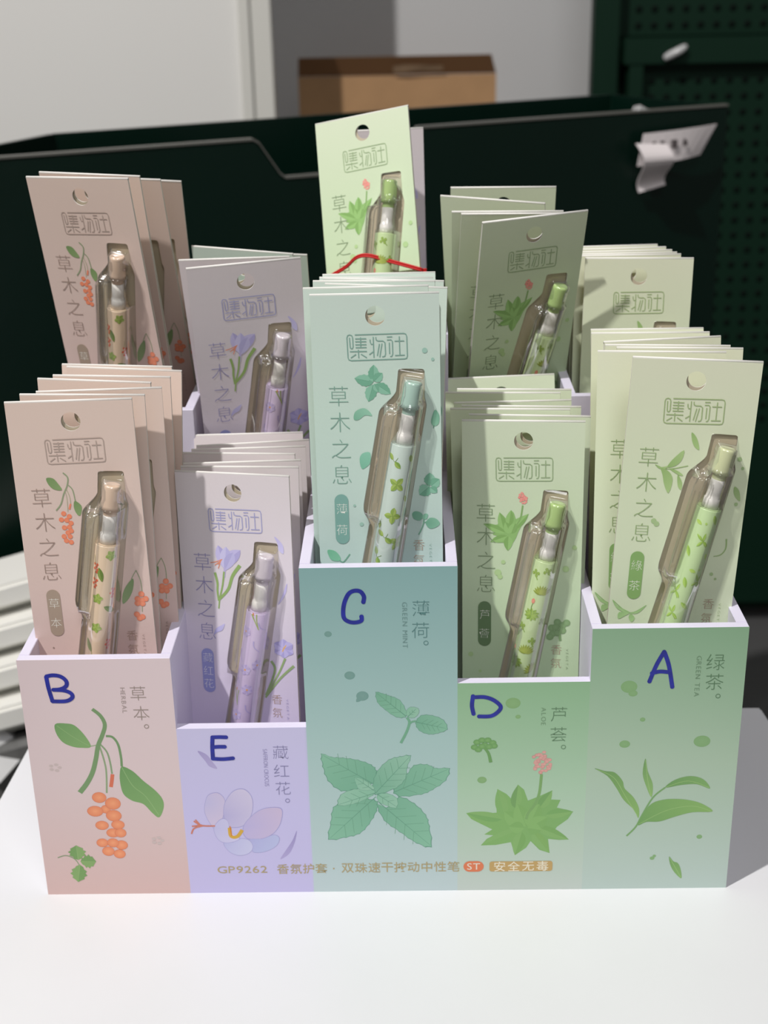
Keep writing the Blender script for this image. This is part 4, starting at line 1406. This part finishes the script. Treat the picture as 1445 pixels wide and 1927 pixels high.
def wallp(name, a_, b_, z0, z1, th, m, parent):
    ax, ay = a_
    bx_, by_ = b_
    d = Vector((bx_ - ax, by_ - ay, 0)).normalized()
    n = Vector((-d.y, d.x, 0)) * th
    vs = []
    for z in (z0, z1):
        for q in (Vector((ax, ay, 0)), Vector((bx_, by_, 0)), Vector((bx_, by_, 0)) + n, Vector((ax, ay, 0)) + n):
            vs.append((q.x, q.y, z))
    return obj(name, mesh(name, vs, [(0, 1, 5, 4), (1, 2, 6, 5), (2, 3, 7, 6), (3, 0, 4, 7), (4, 5, 6, 7), (3, 2, 1, 0)], m), parent)


wallp('back_panel', (lx, ly), (rx, ry), 0.05, H0 + ZT, 0.005, M['green'], binr)
wallp('side_panel', (LB, 0.004), (rx, ry - 0.001), 0.05, H0 + ZT, -0.003, M['green'], binr)
wallp('side_panel', (0.003, 0.004), (lx, ly - 0.001), 0.05, H0 + ZT, 0.005, M['green'], binr)
wallp('bin_floor', (0.01, 0.01), (LB - 0.01, 0.01), 0.055, 0.063, 0.14, M['green'], binr)
for ax in (0.26, LB - 0.05):
    obj('leg', box('leg', ax, ax + 0.03, 0.02, 0.05, 0, 0.05, M['green'], 0.002), binr)
    obj('leg', box('leg', ax, ax + 0.03, 0.11, 0.14, 0, 0.05, M['green'], 0.002), binr)

# price tag holder, bent and curling, stuck on the bin front near its right end
t0 = along(.392, .822)
tag = empty('price_tag', tuple(BL_ + bd * t0), label='bent white plastic price tag hanging on the right of the green bin front', cat='price tag')
tag.rotation_euler = (0, 0, ang)
ZC = 0.0


def strip(name, rows, m, th=0.0015):
    vs, fs = [], []
    for (x0, y0, z0), (x1, y1, z1) in rows:
        vs += [(x0, y0, z0), (x1, y1, z1), (x0, y0 + th, z0), (x1, y1 + th, z1)]
    for i in range(len(rows) - 1):
        a_, b_ = 4 * i, 4 * i + 4
        fs += [(a_, a_ + 1, b_ + 1, b_), (a_ + 2, b_ + 2, b_ + 3, a_ + 3), (a_, b_, b_ + 2, a_ + 2), (a_ + 1, a_ + 3, b_ + 3, b_ + 1)]
    fs += [(0, 2, 3, 1), (4 * len(rows) - 4, 4 * len(rows) - 3, 4 * len(rows) - 1, 4 * len(rows) - 2)]
    return mesh(name, vs, fs, m, False)


rows = []
for i in range(9):
    t_ = i / 8
    x = 0.004 + 0.078 * t_
    rows.append(((x - 0.008 * t_ * t_ - .004, -0.012 - 0.006 * math.sin(t_ * 3), 0.212 + 0.006 * t_), (x + 0.004 * t_, -0.014 - 0.004 * math.sin(t_ * 3), 0.242 + 0.004 * t_)))
hd = obj('tag_face', strip('tag_face', rows, M['tag']), tag)
rows = []
for i in range(13):
    t_ = i / 12
    z = 0.232 - 0.048 * t_
    y = -0.016 - 0.010 * math.sin(t_ * 5.2)
    rows.append(((-0.006 + 0.012 * t_, y, z + 0.002), (0.026 + 0.007 * t_, y - 0.004, z + 0.008 * t_)))
obj('curled_tab', strip('curled_tab', rows, M['tag']), tag)
tk = Ink(False, 1.0, 0.05)
tk.k = 1
tgm = {}
vs, fs = [], []
random.seed(2)
for x, w in ((0.012, .006), (0.022, .006), (0.033, .008), (0.046, .005)):
    for q in range(4):
        xx, zz = x + random.uniform(-.002, .002), 0.2315 + random.uniform(-.003, .003)
        o = len(vs)
        ww = w * random.uniform(.2, .5)
        hh = random.uniform(.0005, .0022)
        yy = -0.0128 - 0.0065 * math.sin((xx / .078) * 3) - .0012
        vs += [(xx - ww, yy, zz - hh), (xx + ww, yy, zz - hh), (xx + ww, yy, zz + hh), (xx - ww, yy, zz + hh)]
        fs.append((o, o + 1, o + 2, o + 3))
obj('tag_print', mesh('tag_print', vs, fs, M['tagink']), hd)

# scrap of clear tape stuck inside the bin rim
sc_ = obj('tape_scrap', strip('tape_scrap', [((0, 0, 0), (0.004, -.002, 0.012)), ((.008, -.004, .002), (.01, -.003, .013)), ((.015, 0, -.001), (.018, -.002, .009)), ((.026, -.003, .001), (.026, -.003, .007))], M['film'], .0008),
          label='small crumpled clear tape scrap on the rim of the green bin', cat='tape')
sc_.location = tuple(BL_ + bd * along(.391, .822) + bn * 0.006 + Vector((0, 0, .254)))
sc_.rotation_euler = (0, 0, ang)

# ---------------------------------------------------------------- pegboard stand, back right
PY = 1.75
peg = empty('pegboard_stand', (0.46, PY, -0.75), label='dark green pegboard shop fixture standing at the back right', cat='pegboard')
zc_ = 0.75
obj('post', box('post', 0.012, 0.052, -0.03, 0.01, 0, 1.9, M['peg'], 0.002), peg)
obj('post', box('post', 1.0, 1.04, -0.03, 0.01, 0, 1.9, M['peg'], 0.002), peg)
obj('upper_panel', box('upper_panel', 0.05, 1.0, 0.0, 0.006, zc_ + 0.275, 1.88, M['peg']), peg)
obj('lower_panel', box('lower_panel', 0.092, 1.0, -0.03, -0.024, 0.05, zc_ + 0.235, M['peg']), peg)
obj('backing', box('backing', 0.045, 1.0, 0.008, 0.014, 0.02, 1.88, M['peg']), peg)
obj('rail', box('rail', 0.058, 1.0, -0.052, -0.012, zc_ + 0.236, zc_ + 0.274, M['peg'], 0.001), peg)
obj('inner_post', box('inner_post', 0.066, 0.088, -0.052, -0.012, 0.0, zc_ + 0.235, M['peg'], 0.001), peg)


def holes(name, x0, x1, z0, z1, y, par):
    vs, fs = [], []
    st_ = 0.0243
    r_ = 0.0040
    x = x0
    while x < x1:
        z = z0
        while z < z1:
            o = len(vs)
            for ring, rr, dy in ((0, r_ * 1.5, 0), (1, r_ * .9, -0.0016)):
                for k in range(8):
                    a_ = k * math.pi / 4
                    vs.append((x + rr * math.cos(a_), y + dy, z + rr * math.sin(a_)))
            for k in range(8):
                fs.append((o + k, o + (k + 1) % 8, o + 8 + (k + 1) % 8, o + 8 + k))
            fs.append(tuple(range(o + 8, o + 16)))
            z += st_
        x += st_
    return obj(name, mesh(name, vs, fs, M['hole']), par, kind='stuff')


holes('peg_bump', 0.085, 0.42, zc_ + 0.29, zc_ + 0.42, -0.0002, peg)
holes('peg_bump', 0.105, 0.42, zc_ - 0.35, zc_ + 0.222, -0.0302, peg)
cl_ = obj('white_clip', tube('white_clip', catmull([(0, 0, 0), (.010, -.004, .006), (.022, -.006, .012), (.032, -.002, .018)], 4), [.004, .005, .0055, .006, .006, .006, .006, .006, .006, .0055, .005, .004, .003], M['film'], 8),
          label='small white plastic clip stuck on the pegboard rail, top right', cat='clip')
cl_.location = (0.46 + 0.118, PY - 0.0572, 0.245)

# ---------------------------------------------------------------- white panel, carton
pw = empty('white_display_wall', (-0.6, 1.6, -0.75), label='tall white framed panel standing at the back left', cat='panel')
obj('board', box('board', -0.6, 0.535, 0.004, 0.02, 0.02, 2.6, M['white']), pw)
obj('frame_strip', box('frame_strip', 0.536, 0.552, -0.006, 0.024, 0.0, 2.6, M['frame'], 0.001), pw)
obj('frame_strip', box('frame_strip', 0.5525, 0.583, 0.0, 0.024, 0.0, 2.6, M['frame'], 0.001), pw)

ck = empty('grey_cabinet', (0.2, 1.86, -0.75), label='low grey cabinet hidden behind the green bin, under the carton', cat='cabinet')
obj('body', box('body', -0.4, 0.35, -0.10, 0.10, 0.0, 0.63, M['wall'], 0.003), ck)
cz = -0.12
cx0, cx1 = 0.006, 0.314
cb = empty('cardboard_carton', (0, 1.79, cz), label='open brown cardboard carton against the wall behind the green bin', cat='box')
obj('front_wall', box('front_wall', cx0, cx1 + 0.012, 0.0, 0.004, 0.003, 0.340, M['carton']), cb)
obj('back_wall', box('back_wall', cx0, cx1, 0.16, 0.164, 0.003, 0.30, M['carton']), cb)
obj('side_wall', box('side_wall', cx0, cx0 + 0.004, 0.0045, 0.1595, 0.003, 0.30, M['carton']), cb)
obj('side_wall', box('side_wall', cx1 - 0.004, cx1, 0.0045, 0.1595, 0.003, 0.30, M['carton']), cb)
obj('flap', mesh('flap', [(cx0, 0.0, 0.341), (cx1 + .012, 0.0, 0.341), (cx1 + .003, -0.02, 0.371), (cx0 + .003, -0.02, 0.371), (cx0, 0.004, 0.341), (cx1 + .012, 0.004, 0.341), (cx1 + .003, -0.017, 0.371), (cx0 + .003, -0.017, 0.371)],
                      [(0, 1, 2, 3), (4, 7, 6, 5), (0, 3, 7, 4), (1, 5, 6, 2), (3, 2, 6, 7), (0, 4, 5, 1)], M['carton_in_shade']), cb)  # shade painted in by the dark brown, with a forward tilt to deepen it
obj('tape', strip('tape', [((.16, -.008, .344), (.16, -.016, .356)), ((.18, -.010, .345), (.18, -.018, .358)), ((.21, -.009, .346), (.212, -.017, .357)), ((.24, -.009, .347), (.24, -.015, .356))], M['tape'], .0004), cb)

# ---------------------------------------------------------------- lower left: shelf boards and crate
crate = obj('grey_cart', prism('grey_cart', [(-0.52, -0.75), (-0.085, -0.75), (-0.085, -0.160), (-0.52, -0.285)], 0.42, 0.54, M['grey'], 0.004), label='grey plastic cart at the lower left edge, under the white shelf boards', cat='cart')
sa = RAD(-16)
PVX, PVZ = -0.085, -0.040
for i in range(4):
    sb = empty('shelf_board', (PVX, 0.47 - 0.016 * i, PVZ - 0.0288 * i), label=['topmost white shelf board at the left edge, below the green bin', 'second white shelf board from the top at the left edge', 'third white shelf board from the top at the left edge', 'lowest white shelf board of the stack at the left edge'][i], cat='shelf board', group='white shelf boards stacked at the left edge')
    sb.rotation_euler = (0, sa, 0)
    obj('board', box('board', -0.42, -0.002 * i, 0, 0.07, -0.020, 0, M['slat'], 0.003), sb)
    obj('groove', box('groove', -0.418, -0.004 - 0.002 * i, 0.012, 0.065, -0.0272, -0.0202, M['slat_edge'], 0.0), sb)
film = obj('crumpled_film', mesh('crumpled_film', [(0, 0, 0), (.03, .01, .012), (.055, -.005, .002), (.01, .03, .03), (.045, .035, .034), (.07, .03, .01), (0, .06, .01), (.035, .065, .03), (.07, .06, .004)],
           [(0, 1, 4, 3), (1, 2, 5, 4), (3, 4, 7, 6), (4, 5, 8, 7)], M['film']), label='crumpled clear film lying on the grey crate, lower left', cat='film')
film.location = (-0.21, 0.40, -0.2)
